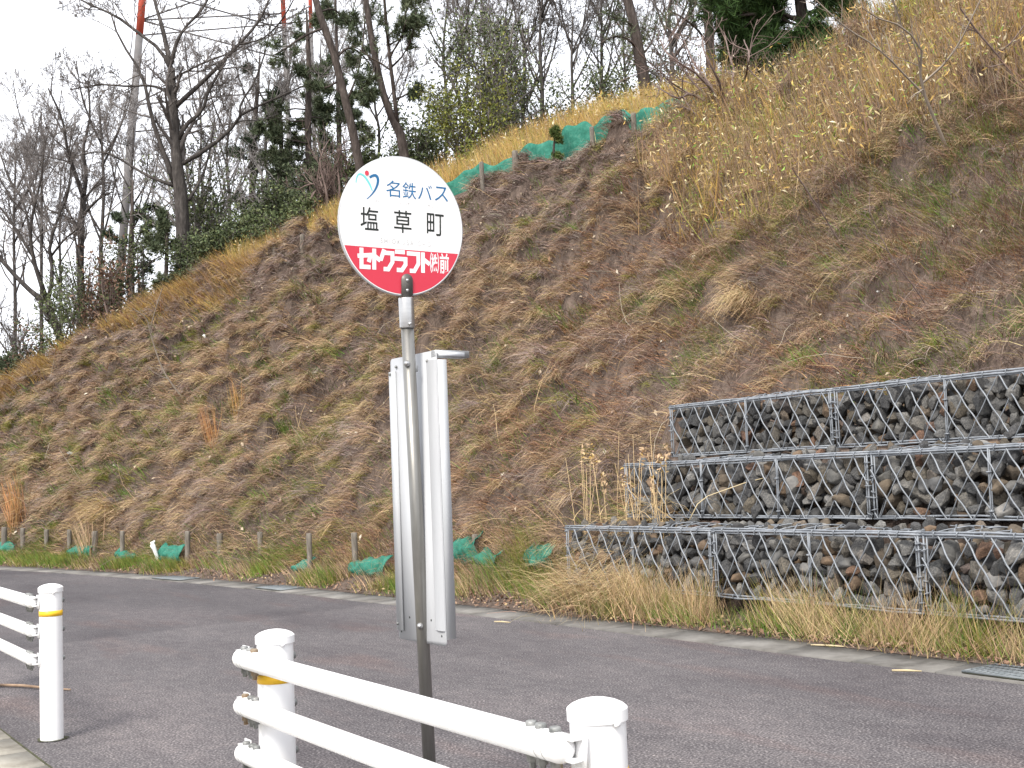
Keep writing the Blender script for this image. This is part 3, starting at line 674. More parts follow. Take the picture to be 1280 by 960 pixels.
    def ring(c, axis, R_=.017, r_=.0042):
        axis = unit(axis); t = unit(np.cross(axis, [.3, .2, 1.])); b = np.cross(axis, t)
        cl.tube([c+R_*(t*math.cos(x)+b*math.sin(x)) for x in np.linspace(0, 2*math.pi, 11)], r_, 5, caps=False)
    for a_ in np.arange(a0+.1, a1, .19): ring(an(a_+random.uniform(-.02, .02), n0, z1), T3, .022)
    for a_ in np.arange(a0+.2, a1, .33): ring(an(a_, n0, z0+.012), T3)
    for a_ in (a0+.012, a1-.012):
        for zz in np.arange(z0+.06, z1, .085): ring(an(a_, n0-.004, zz+random.uniform(-.03, .03)), Z3+random.uniform(-.5, .5)*T3, random.uniform(.013, .026), .0045)
    for a_ in inters:
        for zz in (z0+.06, z1-.16): ring(an(a_+.006, n0-.008, zz), Z3, .016, .006)
    fr.build('basket_frame', M['galv'], g)
    # stones
    n_st = 0
    def place(c, size, j):
        nonlocal n_st
        st = bpy.data.objects.new('stone', ROCKS[j % 14]); COL.objects.link(st); st.parent = g
        st.location = [float(v) for v in (c-ORIG[g.name])]; st.rotation_euler = (random.uniform(0, 6.28), random.uniform(0, 6.28), random.uniform(0, 6.28)); s_ = size*.5
        st.scale = (s_*random.uniform(.9, 1.15), s_*random.uniform(.85, 1.1), s_*random.uniform(.85, 1.1)); n_st += 1
    z = z0+.05; row = 0; lim_face = 78 if top_vis else 100
    cand = []
    while z < z1-.03:
        a_ = a0+.05+random.uniform(0, .06)
        while a_ < a1-.04:
            sz = random.choice([.115, .13, .145, .16, .18, .2])*(1.12 if L > 2.4 else 1)
            cand.append((an(a_, n0+.065+random.uniform(-.012, .045), min(z+random.uniform(-.025, .025), z1-sz*.34)), sz)); a_ += sz*.66
        z += .092; row += 1
    random.shuffle(cand)
    for c, sz in cand[:lim_face]: place(c, sz, random.randrange(14))
    tops = []
    if top_vis:
        for a_ in np.arange(a0+.06, a1-.03, .16 if L < 2.4 else .23):
            for dn in (.14, .32, .5):
                tops.append((an(a_+random.uniform(-.04, .04), n0+dn+random.uniform(-.07, .07), z1+random.uniform(-.02, .035)), random.uniform(.10, .15)))
        random.shuffle(tops)
        for c, sz in tops[:22]: place(c, sz, random.randrange(14))
    fm = MB()
    rest = cand[lim_face:]+tops[22:]
    fcols = np.array([[.07, .07, .072], [.11, .11, .11], [.14, .137, .13], [.19, .185, .178], [.12, .098, .075], [.16, .115, .08]])
    for c, sz in rest:
        v, f = ROCKV[random.randrange(14)]; q = Matrix.Rotation(random.uniform(0, 6), 3, Vector(unit(rng.normal(size=3)))); fm.add(v@np.array(q).T*sz*.5+c, f, fcols[random.randrange(6)]*random.uniform(.8, 1.2))
    nb = int(L*95)
    for _ in range(nb):
        c = an(random.uniform(a0+.05, a1-.05), n0+random.uniform(.15, .62 if top_vis else .3), random.uniform(z0+.04, z1-.07)); v, f = ROCKV[random.randrange(14)]
        q = Matrix.Rotation(random.uniform(0, 6), 3, Vector(unit(rng.normal(size=3)))); fm.add(v@np.array(q).T*random.uniform(.06, .09)+c, f, fcols[random.randrange(6)]*random.uniform(.8, 1.2))
    fo = fm.build('stone_fill', M['stonefill'], g, smooth=False); fo['kind'] = 'stuff'
TIERS = [(6.60, .25, .765), (7.20, .83, 1.315), (7.80, 1.385, 1.865)]
n0, z0, z1 = TIERS[0]
gabion(-9.06, -7.11, n0, z0, z1, [-8.1], 'bottom row gabion at the open end of the wall behind the dry reed clump', True)
gabion(-7.09, -5.13, n0, z0, z1, [-6.1], 'bottom row gabion between two double wire joints, second from the reed clump', True)
gabion(-5.11, -3.15, n0, z0, z1, [-4.1], 'bottom row gabion behind the bright green tuft, cut off by the picture edge', True)
n0, z0, z1 = TIERS[1]
gabion(-8.90, -6.01, n0, z0, z1, [-7.85, -6.95], 'long middle row gabion of three bays, at the open end of the wall', True)
gabion(-5.99, -3.6, n0, z0, z1, [-5.0], 'middle row gabion with many brown stones, cut off by the picture edge', True)
n0, z0, z1 = TIERS[2]
gabion(-8.90, -6.85, n0, z0, z1, [-7.87], 'top row gabion of two bays, the first one from the open end of the wall', False)
gabion(-6.83, -4.6, n0, z0, z1, [-5.75], 'top row gabion cut off by the picture edge, the highest on the wall', False)

# ------------------------------------------------------------------ vegetation on the slope
def sample(n, s0, s1, d0, d1, keep=None, margin=120):
    s = rng.uniform(s0, s1, n); d = rng.uniform(d0, d1, n); P = pos3(s, d); px, py, z = project(P)
    ok = (z > 1) & (px > -margin-60) & (px < 1280+margin) & (py > -margin) & (py < 1000)
    dc = dcrest(s); 
    if keep is not None: ok &= rng.random(n) < keep(s, d, dc)
    x, y = P[:, 0], P[:, 1]; al = x*TV[0]+y*TV[1]; nn = x*NV[0]+y*NV[1]
    ok &= ~((al > BOX_A0-.05) & (nn > 6.52) & (nn < 8.5))
    return s[ok], d[ok], P[ok], z[ok]
def frames(s, d):
    nx = np.interp(s, SS, NX); ny = np.interp(s, SS, NY); dc = dcrest(s); tn = np.where(d < .5, .2, np.where(d > dc, .15, TAN)); c = 1/np.sqrt(1+tn**2)
    up = np.stack([nx*c, ny*c, tn*c], 1); nr = np.stack([-nx*tn*c, -ny*tn*c, c], 1); al = np.stack([ny, -nx, 0*nx], 1); return up, nr, al
PALE = np.array([.54, .405, .235]); STRAW = np.array([.43, .305, .198]); BROWN = np.array([.29, .21, .163]); GREYB = np.array([.255, .202, .182]); DARK = np.array([.12, .088, .078])
GREEN = np.array([.135, .225, .045]); OLIVE = np.array([.235, .225, .058]); GOLD = np.array([.50, .34, .115]); RUST = np.array([.38, .20, .09])
def tufts(mb, s, d, P, z, nb, L, spread, cols, lean, droop, wbase=.005, curl=(.5, 1.0), K=4, lj=(.55, 1.15), sway=.28):
    """clumps: cols (n,3) per clump"""
    n = len(s)
    if n == 0: return
    i = np.repeat(np.arange(n), nb); N = len(i); up, nr, al = frames(s, d)
    a_ = rng.normal(0, spread, N); b_ = rng.normal(0, spread, N)
    root = P[i]+up[i]*a_[:, None]+al[i]*b_[:, None]-nr[i]*.02
    ld = (rng.normal(0, sway, (n, 1)))[i]
    d0 = unit(nr[i]*(1-lean)+Z3*lean*1.0+al[i]*(rng.normal(0, .30, (N, 1))+ld)-up[i]*rng.uniform(-.15, .6, (N, 1))*droop)
    bend = unit(-up[i]*.9*droop+al[i]*(rng.normal(0, .22, (N, 1))+ld*.6)-Z3*.35*droop+Z3*(1-droop)*.6+nr[i]*.12)
    Lh = (L if np.ndim(L) else np.full(n, L))[i]*rng.uniform(lj[0], lj[1], N)
    w = np.maximum(wbase, z[i]*.00042)*rng.uniform(.6, 1.4, N)
    V, F = blades(root, d0, bend, Lh, w, rng.uniform(curl[0], curl[1], N), K)
    c = cols[i]*rng.uniform(.65, 1.3, (N, 1))*(1+rng.normal(0, .05, (N, 3)))
    mb.add(V, F, np.repeat(np.clip(c, .01, .7), K*2, 0))
def palette(n, cols, p): return np.array(cols)[rng.choice(len(cols), n, p=p)]

mats = MB()
# the dark matted upper face and the general mat of dead grass
s, d, P, z = sample(80470, 12, 50, .55, 14, lambda s, d, dc: (d < dc-np.where((s > 19) & (s < 34.5), .45, .05))*np.clip(.6+1.2*(fbm(s*1.1, d*.8, 21, 2)-.35)*2, .55, 1)*np.where(s > 40, .8, 1))
f = np.clip((d-dcrest(s)*.45)/3.0, 0, 1)*(s < 34)*np.clip((s-17)/4, .35, 1)
c = np.where(rng.random(len(s))[:, None] < (.15+.70*f)[:, None], palette(len(s), [GREYB, BROWN, DARK, GREYB*1.25], [.42, .2, .16, .22]), palette(len(s), [STRAW, BROWN, PALE, GREYB, OLIVE*.85], [.34, .26, .14, .20, .06]))
red = np.clip((fbm(s*.5, d*.5, 91, 2)-.5)*6, 0, 1)*np.interp(s, [30, 36], [.3, 1]); c = c*(1-red[:, None]*np.array([[.05, .22, .3]]))
tufts(mats, s, d, P, z, 11, (.25-.07*f)*rng.uniform(.7, 1.4, len(s)), .08, c, .22, .8, .006, (.35, 1.0), 4, sway=.4)
s, d, P, z = sample(37555, 37, 50, 6, 20, lambda s, d, dc: (d < dc)*1.0)
tufts(mats, s, d, P, z, 11, .24*rng.uniform(.7, 1.5, len(s)), .08, palette(len(s), [STRAW*.9, BROWN, PALE*.8, GREYB, np.array([.28, .17, .125])], [.26, .26, .1, .22, .16]), .35, .6, .006, (.3, 1.0), 4, sway=.4)
# big draped clumps, each over its own mound
dc = dcrest(CL_S); P = pos3(CL_S, CL_D+CL_R*.35); px, py, z = project(P); up = np.clip((CL_D-dc*.45)/3.0, 0, 1)*(CL_S < 34)
ok = (px > -180) & (px < 1400) & (py > -150) & (z > 1); x, y = P[:, 0], P[:, 1]; al = x*TV[0]+y*TV[1]; nn = x*NV[0]+y*NV[1]; ok &= ~((al > BOX_A0-.05) & (nn > 6.52) & (nn < 8.5))
s, d, P, z, up = CL_S[ok], (CL_D+CL_R*.35)[ok], P[ok], z[ok], up[ok]
zone = fbm(s*.5, d*.6, 63, 2)
c = np.where(rng.random(len(s))[:, None] < (.12+.72*up)[:, None], palette(len(s), [GREYB*1.1, BROWN, BROWN*.8, GREYB*1.35], [.38, .24, .16, .22]), palette(len(s), [STRAW, PALE*.92, BROWN*1.1, GREYB*1.5, STRAW*.8, OLIVE], [.33, .2, .16, .10, .13, .08]))
tufts(mats, s, d, P, z, 44, (CL_R[ok]*1.75+CL_H[ok])*rng.uniform(.75, 1.15, len(s)), .06, c, .2, 1.0, .0055, (.7, 1.05), 5, lj=(.4, 1.15), sway=.3)
o = mats.build('dry_grass', M['blade']); tag(o, 'matted dry brown grass draped down the cut slope', 'dry grass', kind='stuff')

# green regrowth patches
gg = MB()
s, d, P, z = sample(35764, 12, 50, .3, 12, lambda s, d, dc: (d < dc-.6)*np.clip((fbm(s*.9, d*1.0, 41, 3)-.46)*7, 0, 1)*np.where(d < 4.5, .9, .4)*np.where((s > 37) & (d > 2.4) & (d < 6.5), 2.4, .75))
tufts(gg, s, d, P, z, 15, rng.uniform(.14, .32, len(s)), .07, palette(len(s), [GREEN, GREEN*1.25, OLIVE, GREEN*.8], [.35, .2, .3, .15]), .6, .35, .0055, (.4, .9))
s, d, P, z = sample(9500, 12, 50, .10, .80, lambda s, d, dc: np.clip((fbm(s*1.1, d*1.5, 47, 2)-.40)*6, 0, 1))
tufts(gg, s, d, P, z, 16, rng.uniform(.10, .25, len(s)), .06, palette(len(s), [GREEN, GREEN*1.3, OLIVE, OLIVE*1.2], [.35, .2, .3, .15]), .7, .35, .005, (.4, .9))
o = gg.build('green_grass', M['blade']); tag(o, 'fresh green grass shoots among the dry grass of the slope', 'grass', kind='stuff')

# crest grass: upright golden grass and dwarf bamboo behind the net, and over the hill on the right
cg = MB()
s, d, P, z = sample(44000, 8, 36, 2, 17, lambda s, d, dc: ((d > dc+.3) & (d < dc+4.0))*(s < 34.5))
lc = vnoise(s*.6, d*.5, 61)[:, None]
tufts(cg, s, d, P, z, 12, rng.uniform(.4, .85, len(s))*np.interp(s, [12, 20, 30, 34], [.9, 1.0, 1.0, .6]), .11, np.where(lc > .5, palette(len(s), [GOLD*1.1, STRAW, OLIVE*1.5, PALE], [.5, .14, .22, .14]), palette(len(s), [GOLD, STRAW*1.1, RUST*1.1, OLIVE*1.3], [.5, .24, .08, .18])), .8, .22, .011, (.3, .8))
i = rng.integers(0, len(s), 9000); pos = P[i]+Z3*rng.uniform(.15, .75, (len(i), 1))+rng.normal(0, .1, (len(i), 3)); v, f = leaves(pos, rng.uniform(.06, .14, len(i)), 4.0)
cg.add(v, f, np.repeat(palette(len(i), [np.array([.55, .46, .27]), GOLD, OLIVE*1.3, np.array([.66, .6, .46])], [.35, .3, .25, .1]), 4, 0))
# left fringe of the face is golden brown too
s, d, P, z = sample(42000, 8, 25, .8, 12, lambda s, d, dc: np.clip(1.35-(dc-d)/1.7, 0, 1)*(d < dc+.4)*np.interp(s, [18, 21, 25], [1, .7, .0]))
tufts(cg, s, d, P, z, 14, rng.uniform(.3, .65, len(s)), .1, palette(len(s), [GOLD, STRAW, RUST, BROWN], [.5, .28, .1, .12]), .6, .4, .01, (.4, .9))
o = cg.build('golden_grass', M['blade']); tag(o, 'upright golden grass along the top of the slope behind the green net', 'tall grass', kind='stuff')
bg_ = MB()
s, d, P, z = sample(45931, 31.5, 50, 4.2, 26, lambda s, d, dc: (d < dc+.4)*np.clip((d-5.0-np.interp(s, [32, 34, 35.5, 38, 40, 44], [4.5, 2.6, .8, .3, 1.3, 1.8])*1.0)/1.2+.5*fbm(s, d, 71, 2), 0, 1)*np.interp(s, [32, 34.5], [.05, 1]))
zb = fbm(s*.6, d*.5, 77, 2)[:, None]
c = np.where(zb > .54, palette(len(s), [OLIVE*1.35, GOLD, STRAW, BROWN, GREEN*1.4], [.34, .24, .18, .1, .14]), palette(len(s), [STRAW*.95, BROWN, GOLD*.85, GREYB], [.36, .28, .18, .18]))
c = c*np.array([.90, .88, .78]); tufts(bg_, s, d, P, z, 10, rng.uniform(.4, 1.0, len(s))*np.interp(s, [32, 37], [.7, 1.05]), .10, c, .85, .15, .010, (.2, .7))
# bright leaf blades on the stalks
i = rng.integers(0, len(s), 24000); up, nr, al = frames(s, d)
pos = P[i]+Z3*rng.uniform(.1, .7, (len(i), 1))+rng.normal(0, .09, (len(i), 3)); v, f = leaves(pos, rng.uniform(.05, .13, len(i)), 4.5)
cc = palette(len(i), [np.array([.56, .46, .26]), GOLD, OLIVE*1.4, np.array([.68, .62, .45]), GREEN*1.7], [.26, .28, .24, .08, .14]); bg_.add(v, f, np.repeat(cc, 4, 0))
o = bg_.build('bamboo_grass', M['blade']); tag(o, 'dense tan dwarf bamboo covering the upper hillside', 'bamboo grass', kind='stuff')
# reddish dead brush band on the right
rb = MB()
s, d, P, z = sample(7333, 34, 50, 3.6, 14, lambda s, d, dc: np.clip((fbm(s*.8, d*.8, 83, 2)-.36)*5, 0, 1)*np.interp(s, [34, 36.5], [0, 1])*np.where(d > 7.5, np.interp(s, [38.5, 40], [0, 1]), 1))
tufts(rb, s, d, P, z, 14, rng.uniform(.3, .6, len(s)), .10, palette(len(s), [np.array([.27, .155, .11]), BROWN, GREYB*1.2, PALE*.8, RUST*.7], [.34, .24, .2, .14, .08]), .55, .5, .005, (.5, 1.0))
o = rb.build('dead_brush', M['blade']); tag(o, 'reddish brown dead brush above the gabion wall', 'dead brush', kind='stuff')

# verge in front of the toe and the gabions
vg = MB()
s, d, P, z = sample(12222, 10, 50, .10, .95, lambda s, d, dc: np.clip((fbm(s*1.3, d*1.2, 51, 2)-.42)*7, .1, 1)*np.where(d < .25, .35, .8))
tufts(vg, s, d, P, z, 14, rng.uniform(.10, .24, len(s))*np.interp(s, [30, 35], [.8, 1.3]), .08, palette(len(s), [STRAW, PALE, BROWN, OLIVE, GREEN, np.array([.26, .16, .11])], [.27, .15, .22, .15, .09, .12]), .7, .3, .0045, (.4, 1.0), 4, sway=.6)
# extra dense pale grass at the foot of the gabions
s, d, P, z = sample(8773, 40.7, 50, .12, .68, lambda s, d, dc: np.clip((fbm(s*1.2, d*1.2, 55, 2)-.38)*7, .06, 1))
tufts(vg, s, d, P, z, 24, rng.uniform(.16, .50, len(s)), .06, palette(len(s), [PALE, STRAW, PALE*1.1, OLIVE, GREEN], [.34, .24, .14, .14, .14]), .9, .12, .0038, (.2, .9), 5, sway=.7)
o = vg.build('verge_grass', M['blade']); tag(o, 'pale dry grass on the verge between gutter and slope', 'verge grass', kind='stuff')

# fallen leaves
lf = MB()
s, d, P, z = sample(17777, 10, 50, -.10, .7, lambda s, d, dc: np.where(d < .0, .25, np.where(d < .3, 1, .4))*np.interp(s, [24, 38, 40], [.3, .5, 1]))
up, nr, al = frames(s, d); v, f = leaves(P+nr*rng.uniform(.01, .05, (len(s), 1)), rng.uniform(.022, .055, len(s)), 1.7, nrm=unit(nr+rng.normal(0, .5, nr.shape)))
lf.add(v, f, np.repeat(palette(len(s), [np.array([.24, .15, .105]), np.array([.17, .105, .07]), PALE*.8, np.array([.30, .21, .155])], [.36, .34, .1, .2]), 4, 0))
s, d, P, z = sample(8382, 12, 50, .7, 14, lambda s, d, dc: (d < dc)*.6)
up, nr, al = frames(s, d); v, f = leaves(P+nr*rng.uniform(.03, .14, (len(s), 1)), rng.uniform(.03, .08, len(s))*np.clip(z/14, 1, 2), 2.0, nrm=unit(nr+rng.normal(0, .6, nr.shape)))
lf.add(v, f, np.repeat(palette(len(s), [np.array([.45, .37, .28]), np.array([.60, .55, .46]), BROWN, np.array([.27, .17, .11])], [.3, .1, .3, .3]), 4, 0))
o = lf.build('leaf_litter', M['blade']); tag(o, 'brown fallen leaves scattered over the gutter edge and slope', 'fallen leaves', kind='stuff')
# straggling dead stalks and runners lying on the slope
st = MB(); n = 900
s, d, P, z = sample(2905, 12, 50, .6, 12, lambda s, d, dc: (d < dc)*.5)
up, nr, al = frames(s, d); N = len(s); L = rng.uniform(.3, 1.0, N)
d0 = unit(nr*rng.uniform(.0, .9, (N, 1))+al*rng.normal(0, .7, (N, 1))+up*rng.normal(0, .7, (N, 1))); paths = np.empty((N, 5, 3)); paths[:, 0] = P
for k in range(1, 5): d0 = unit(d0+rng.normal(0, .18, (N, 3))-nr*.12); paths[:, k] = paths[:, k-1]+d0*(L/4)[:, None]
v, f = batch_tubes(paths, np.maximum(.0035, z*.00022)[:, None]*np.linspace(1, .5, 5)[None], 4)
st.add(v, f, np.repeat(palette(N, [PALE*1.1, GREYB, BROWN, np.array([.42, .37, .30])], [.3, .3, .2, .2]), 20, 0))
o = st.build('dead_stalks', M['blade']); tag(o, 'thin dead stalks lying criss-cross on the slope', 'dead stalks', kind='stuff')

# ------------------------------------------------------------------ individual plants on the slope
def clump(name, label, cat, px, py, nb, L, spread, cols, lean, droop, w=.005, curl=(.4, 1), group=None, n=3, mat=None, K=5):
    P, s, d = hit(px, py); ss = np.full(n, s)+rng.normal(0, spread*.8, n); dd = np.full(n, d)+rng.normal(0, spread*.8, n); PP = pos3(ss, dd); _, _, z = project(PP)
    mb = MB(); tufts(mb, ss, dd, PP, z, nb, L, spread, palette(n, cols, None), lean, droop, w, curl, K)
    return recentre(tag(mb.build(name, mat or M['blade']), label, cat, group))
clump('reed_tussock', 'large pale straw tussock at the open end of the gabion wall', 'tussock', 772, 744, 110, .85, .22, [PALE, PALE*1.12, STRAW*1.1], .8, .75, .0055, (.65, 1.1), n=15)
clump('reed_tussock', 'small straw tussock beside the gutter left of the gabion wall', 'tussock', 715, 755, 70, .42, .10, [PALE, STRAW], .7, .7, .005, n=3)
clump('grass_tuft', 'bright green grass tuft beside the drain grate', 'grass tuft', 1205, 800, 90, .36, .07, [GREEN*1.05, GREEN*1.25], .95, .15, .0045, (.2, .7), n=3)
clump('grass_tuft', 'green grass tuft in front of the green netting, right of the timetable board', 'grass tuft', 640, 735, 90, .40, .13, [GREEN, OLIVE, OLIVE*1.1], .9, .3, .0045, (.3, .8), n=6)
clump('grass_tuft', 'long straw and green tuft in front of the lowest gabion, left of the drain grate', 'grass tuft', 1262, 775, 80, .45, .08, [PALE, STRAW, OLIVE], .9, .4, .0042, (.4, 1), n=4)
clump('grass_tuft', 'dark green grass tuft halfway up the slope, right of two rusty plants', 'grass tuft', 363, 553, 60, .36, .10, [GREEN*.8, OLIVE*.9], .8, .3, .008, n=3)
clump('grass_tuft', 'green tuft just left of the timetable board above the stakes', 'grass tuft', 405, 553, 50, .3, .09, [GREEN, OLIVE], .8, .3, .008, n=2)
clump('grass_tuft', 'arching straw tuft above the white broken stick', 'grass tuft', 145, 640, 90, .9, .10, [STRAW, PALE*.9, GOLD*.8], .7, .8, .01, (.7, 1.1), n=4)
clump('grass_tuft', 'arching brown tuft on the slope under the golden crest', 'grass tuft', 265, 450, 60, .8, .10, [STRAW, STRAW*.9], .6, .9, .012, (.7, 1.1), n=3)
clump('grass_tuft', 'pale drooping tuft right above the stepped gabion wall', 'grass tuft', 932, 392, 90, .7, .08, [PALE, STRAW], .5, .9, .006, (.8, 1.1), n=4)
clump('grass_tuft', 'pale drooping tuft upslope of the reed stalks', 'grass tuft', 850, 385, 70, .6, .08, [STRAW, PALE*.9], .5, .9, .006, (.8, 1.1), n=3)
clump('rusty_plant', 'taller rust orange dry plant in the middle of the slope', 'dry plant', 268, 560, 34, .85, .06, [RUST*1.15, RUST, np.array([.34, .2, .09])], .95, .05, .010, (.1, .4), 'rusty dry plants on the slope', n=3)
clump('rusty_plant', 'shorter rust orange dry plant right of the taller one', 'dry plant', 300, 520, 26, .7, .05, [RUST*1.1, GOLD*.8], .95, .05, .010, (.1, .4), 'rusty dry plants on the slope', n=2)
clump('rusty_plant', 'rust orange dry plant at the far end of the row of stakes', 'dry plant', 18, 662, 45, 1.0, .09, [RUST*1.1, RUST, np.array([.34, .2, .09])], .95, .1, .013, (.1, .4), 'rusty dry plants on the slope', n=3)
clump('rusty_plant', 'orange dry plant above the sixth stake of the toe', 'dry plant', 108, 700, 30, .8, .08, [RUST, STRAW], .95, .1, .012, (.1, .4), 'rusty dry plants on the slope', n=3)
# reed stalks with plumes rising from the tussock
rt = thing('reeds', 'tall dry reed stalks with feathery plumes at the open end of the gabion wall', 'reeds', hit(765, 730)[0])
sm_, pm_ = MB(), MB()
for k in range(28):
    bx_, by_ = random.uniform(722, 836), random.uniform(715, 735); B0 = hit(bx_, by_)[0]; hgt = random.uniform(.75, 1.35)
    top = B0+np.array([random.gauss(-.03, .10), random.gauss(0, .06), hgt]); mid = (B0+top)/2+rng.normal(0, .02, 3); sm_.tube([B0, mid, top], [.0035, .003, .0018], 4, tint=PALE*random.uniform(.8, 1.15))
    if random.random() < .4:
        q = 24; pos = top+np.stack([rng.normal(.012, .02, q), rng.normal(0, .02, q), rng.uniform(-.02, .16, q)], 1); v, f = leaves(pos, rng.uniform(.03, .06, q), 2.4); pm_ = MB(); pm_.add(v, f, np.repeat(palette(q, [STRAW*1.1, PALE, GOLD*.8], [.5, .35, .15]), 4, 0)); pm_.build('plume', M['blade'], rt)
    for _ in range(2):
        t = random.uniform(.2, .8); p0 = B0+(top-B0)*t; v, f = blades(p0[None], unit(np.array([[random.gauss(0, .5), random.gauss(0, .5), 1]])), np.array([[random.gauss(0, .6), random.gauss(0, .6), -.6]]), np.array([.3]), np.array([.007]), np.array([.8]), 5); sm_.add(v, f, np.repeat([PALE*random.uniform(.8, 1.1)], 10, 0))
sm_.build('stalks', M['blade'], rt)
# one bent reed leaning over the middle gabions
m = MB(); z = 10.1
m.tube([at(862, 650, z), at(872, 630, z), at(885, 620, z), at(930, 604, z-.1), at(975, 592, z-.15)], [.005, .005, .004, .004, .003], 5); br = m.build('bent_reed', M['straw'])
tag(br, 'broken reed bent across the face of the long middle gabion', 'reed'); recentre(br)
m = MB(); q = 20; e = at(975, 592, z-.15); v, f = leaves(e+rng.normal(0, .02, (q, 3)), rng.uniform(.03, .06, q), 2); 
m.add(v-np.array(br.location), f, np.repeat(palette(q, [PALE, GOLD], [.6, .4]), 4, 0)); pl_ = m.build('plume', M['blade']); pl_.parent = br

# ------------------------------------------------------------------ stakes and nets
def stake(px, ytop, ybot, w, label, group, tilt=0.0, depth=None):
    P, s, d = hit(px, ybot)
    if depth is not None: P = at(px, ybot, depth); 
    zf = (P-CAM)@FW; H = (ybot-ytop)/FPX*zf; r_ = w/FPX*zf/2
    c = P.copy(); c[2] -= .25; top = P+np.array([tilt*H, 0, H])
    m = MB(); k = 9; pts = [c+(top-c)*t for t in (0, .3, .6, .9, .985, 1)]; m.tube(pts, [r_, r_*1.03, r_*.98, r_*1.0, r_*.96, r_*.82], k)
    o = m.build('stake', M['stakewood']); tag(o, label, 'stake', group); return recentre(o)
GS = 'weathered wooden stakes along the foot of the slope'
lab = ['leaning at the picture edge by the rust orange plant', 'second from the picture edge, just beyond the rust orange plant', 'between the rust plant and a low scrap of green net', 'beside the scrap of green net, fourth from the picture edge', 'thicker stake to the right of the same scrap of net', 'just left of the white broken stick', 'beside the green sandbag roll, right of the white stick', 'split short stake right of the green roll', 'half hidden thin stake in brown brush', 'tall pale stake in front of a dark green net scrap', 'pale stake nearest the left side of the timetable board']
for (x, a, b, w), l in zip([(5, 659, 694, 7), (29, 660, 692, 6), (58, 662, 690, 6), (87, 662, 692, 6), (119, 664, 696, 8), (153, 664, 700, 6), (234, 664, 705, 7), (275, 667, 698, 8), (326, 665, 693, 7), (388, 667, 718, 7), (445, 666, 713, 8)], lab):
    stake(x, a, b, w, 'weathered wooden stake '+l, GS, random.uniform(-.03, .03))
stake(595, 668, 706, 8, 'dark wooden stake standing in the green net right of the timetable board', GS)
GC = 'grey wooden stakes along the crest net'
for (x, a, b, w), l in zip([(307, 324, 341, 5), (343, 309, 326, 5), (378, 293, 312, 6), (603, 202, 235, 6), (645, 188, 222, 8), (741, 158, 188, 6), (793, 141, 170, 7), (846, 124, 152, 6), (899, 122, 140, 4)], ['farthest left stake of the crest net, in golden grass', 'small crest stake, second from the far end', 'crest stake just left of the sign disc', 'crest stake just right of the sign disc', 'thick crest stake with net on both sides', 'crest stake by the highest standing net, right of the pine sapling', 'tall pale crest stake below the thick leaning trunk', 'crest stake behind bare bush twigs', 'last small crest stake under the bare bush']):
    stake(x, a, b, w, 'grey '+l, GC)
def net(name, pts, hpx, label, group=None, sag=.15, roll=False):
    """net hung along pixels on the slope; hpx: standing height in pixels at each point"""
    xs = np.array([p[0] for p in pts], float); ys = np.array([p[1] for p in pts], float); hp = np.array(hpx, float)
    n = max(20, int((xs[-1]-xs[0])/1.2)); X = np.linspace(xs[0], xs[-1], n); Y = np.interp(X, xs, ys); Hh = np.interp(X, xs, hp)
    kp = np.array([hit(p[0], p[1])[0] for p in pts]); base = np.stack([np.interp(X, xs, kp[:, k]) for k in range(3)], 1)
    zf = (base-CAM)@FW; H = Hh/FPX*zf; rows = 9; V = []
    for j in range(rows):
        t = j/(rows-1); off = .04*np.sin(X*.30+j*.5)+.02*np.sin(X*.8+j*.4)
        if roll: off = off*.3-.12*np.sin(math.pi*t)
        hj = H*t*(1+.08*np.sin(X*.22)+.05*np.sin(X*.55+1))
        V.append(base+np.stack([NV[0]*off, NV[1]*off, hj-.06*(1-t)], 1))
    V = np.concatenate(V); V = V+(np.stack([fbm(V[:, 0]*9, V[:, 2]*9+V[:, 1]*3, q, 2) for q in (3, 8, 13)], 1)-.5)*.11; i = np.arange(n-1); F = np.concatenate([np.stack([j*n+i, j*n+i+1, (j+1)*n+i+1, (j+1)*n+i], 1) for j in range(rows-1)])
    o = mk(name, V, F, M['net']); sol = o.modifiers.new('thick', 'SOLIDIFY'); sol.thickness = .006; tag(o, label, 'net', group); return recentre(o)
NG = 'strips of green netting held by stakes'
def crest_net(px0, px1, py0, py1, prof, label, lay=0.0):
    s0 = hit(px0, py0)[1]; s1 = hit(px1, py1)[1]; n = int(abs(s1-s0)/.06)+8; S_ = np.linspace(s0, s1, n); u = np.linspace(0, 1, n); rows = 7
    hh = np.interp(u, np.linspace(0, 1, len(prof)), prof)*(1+.12*np.sin(S_*5.1)+.08*np.sin(S_*11.7)); V = []
    dcv = dcrest(S_); zs = np.array([float(height(np.array([a]), np.array([b]))[0]) for a, b in zip(S_, dcv-.02)]); k = np.ones(9)/9; zs = np.convolve(np.r_[zs[:4][::-1], zs, zs[-4:][::-1]], k, 'valid')
    for j in range(rows):
        t = j/(rows-1); off = .03*np.sin(S_*6+j*.4)+.016*np.sin(S_*15+j)+.02*np.sin(S_*2.3); dd = dcv-.02+off-(lay+.35*lay*np.sin(S_*4))*(1-t); x, y = xy(S_, dd)
        zg = zs if lay == 0 else height(S_, dd)+.05
        V.append(np.stack([x, y, zg-.08+(hh+.08)*t if lay == 0 else np.maximum(zg, zs-TAN*(dcv-.02-dd)+.04)], 1))
    V = np.concatenate(V); i = np.arange(n-1); F = np.concatenate([np.stack([j*n+i, j*n+i+1, (j+1)*n+i+1, (j+1)*n+i], 1) for j in range(rows-1)])
    o = mk('green_net', V, F, M['net']); m_ = o.modifiers.new('thick', 'SOLIDIFY'); m_.thickness = .006; tag(o, label, 'net', NG); return recentre(o)
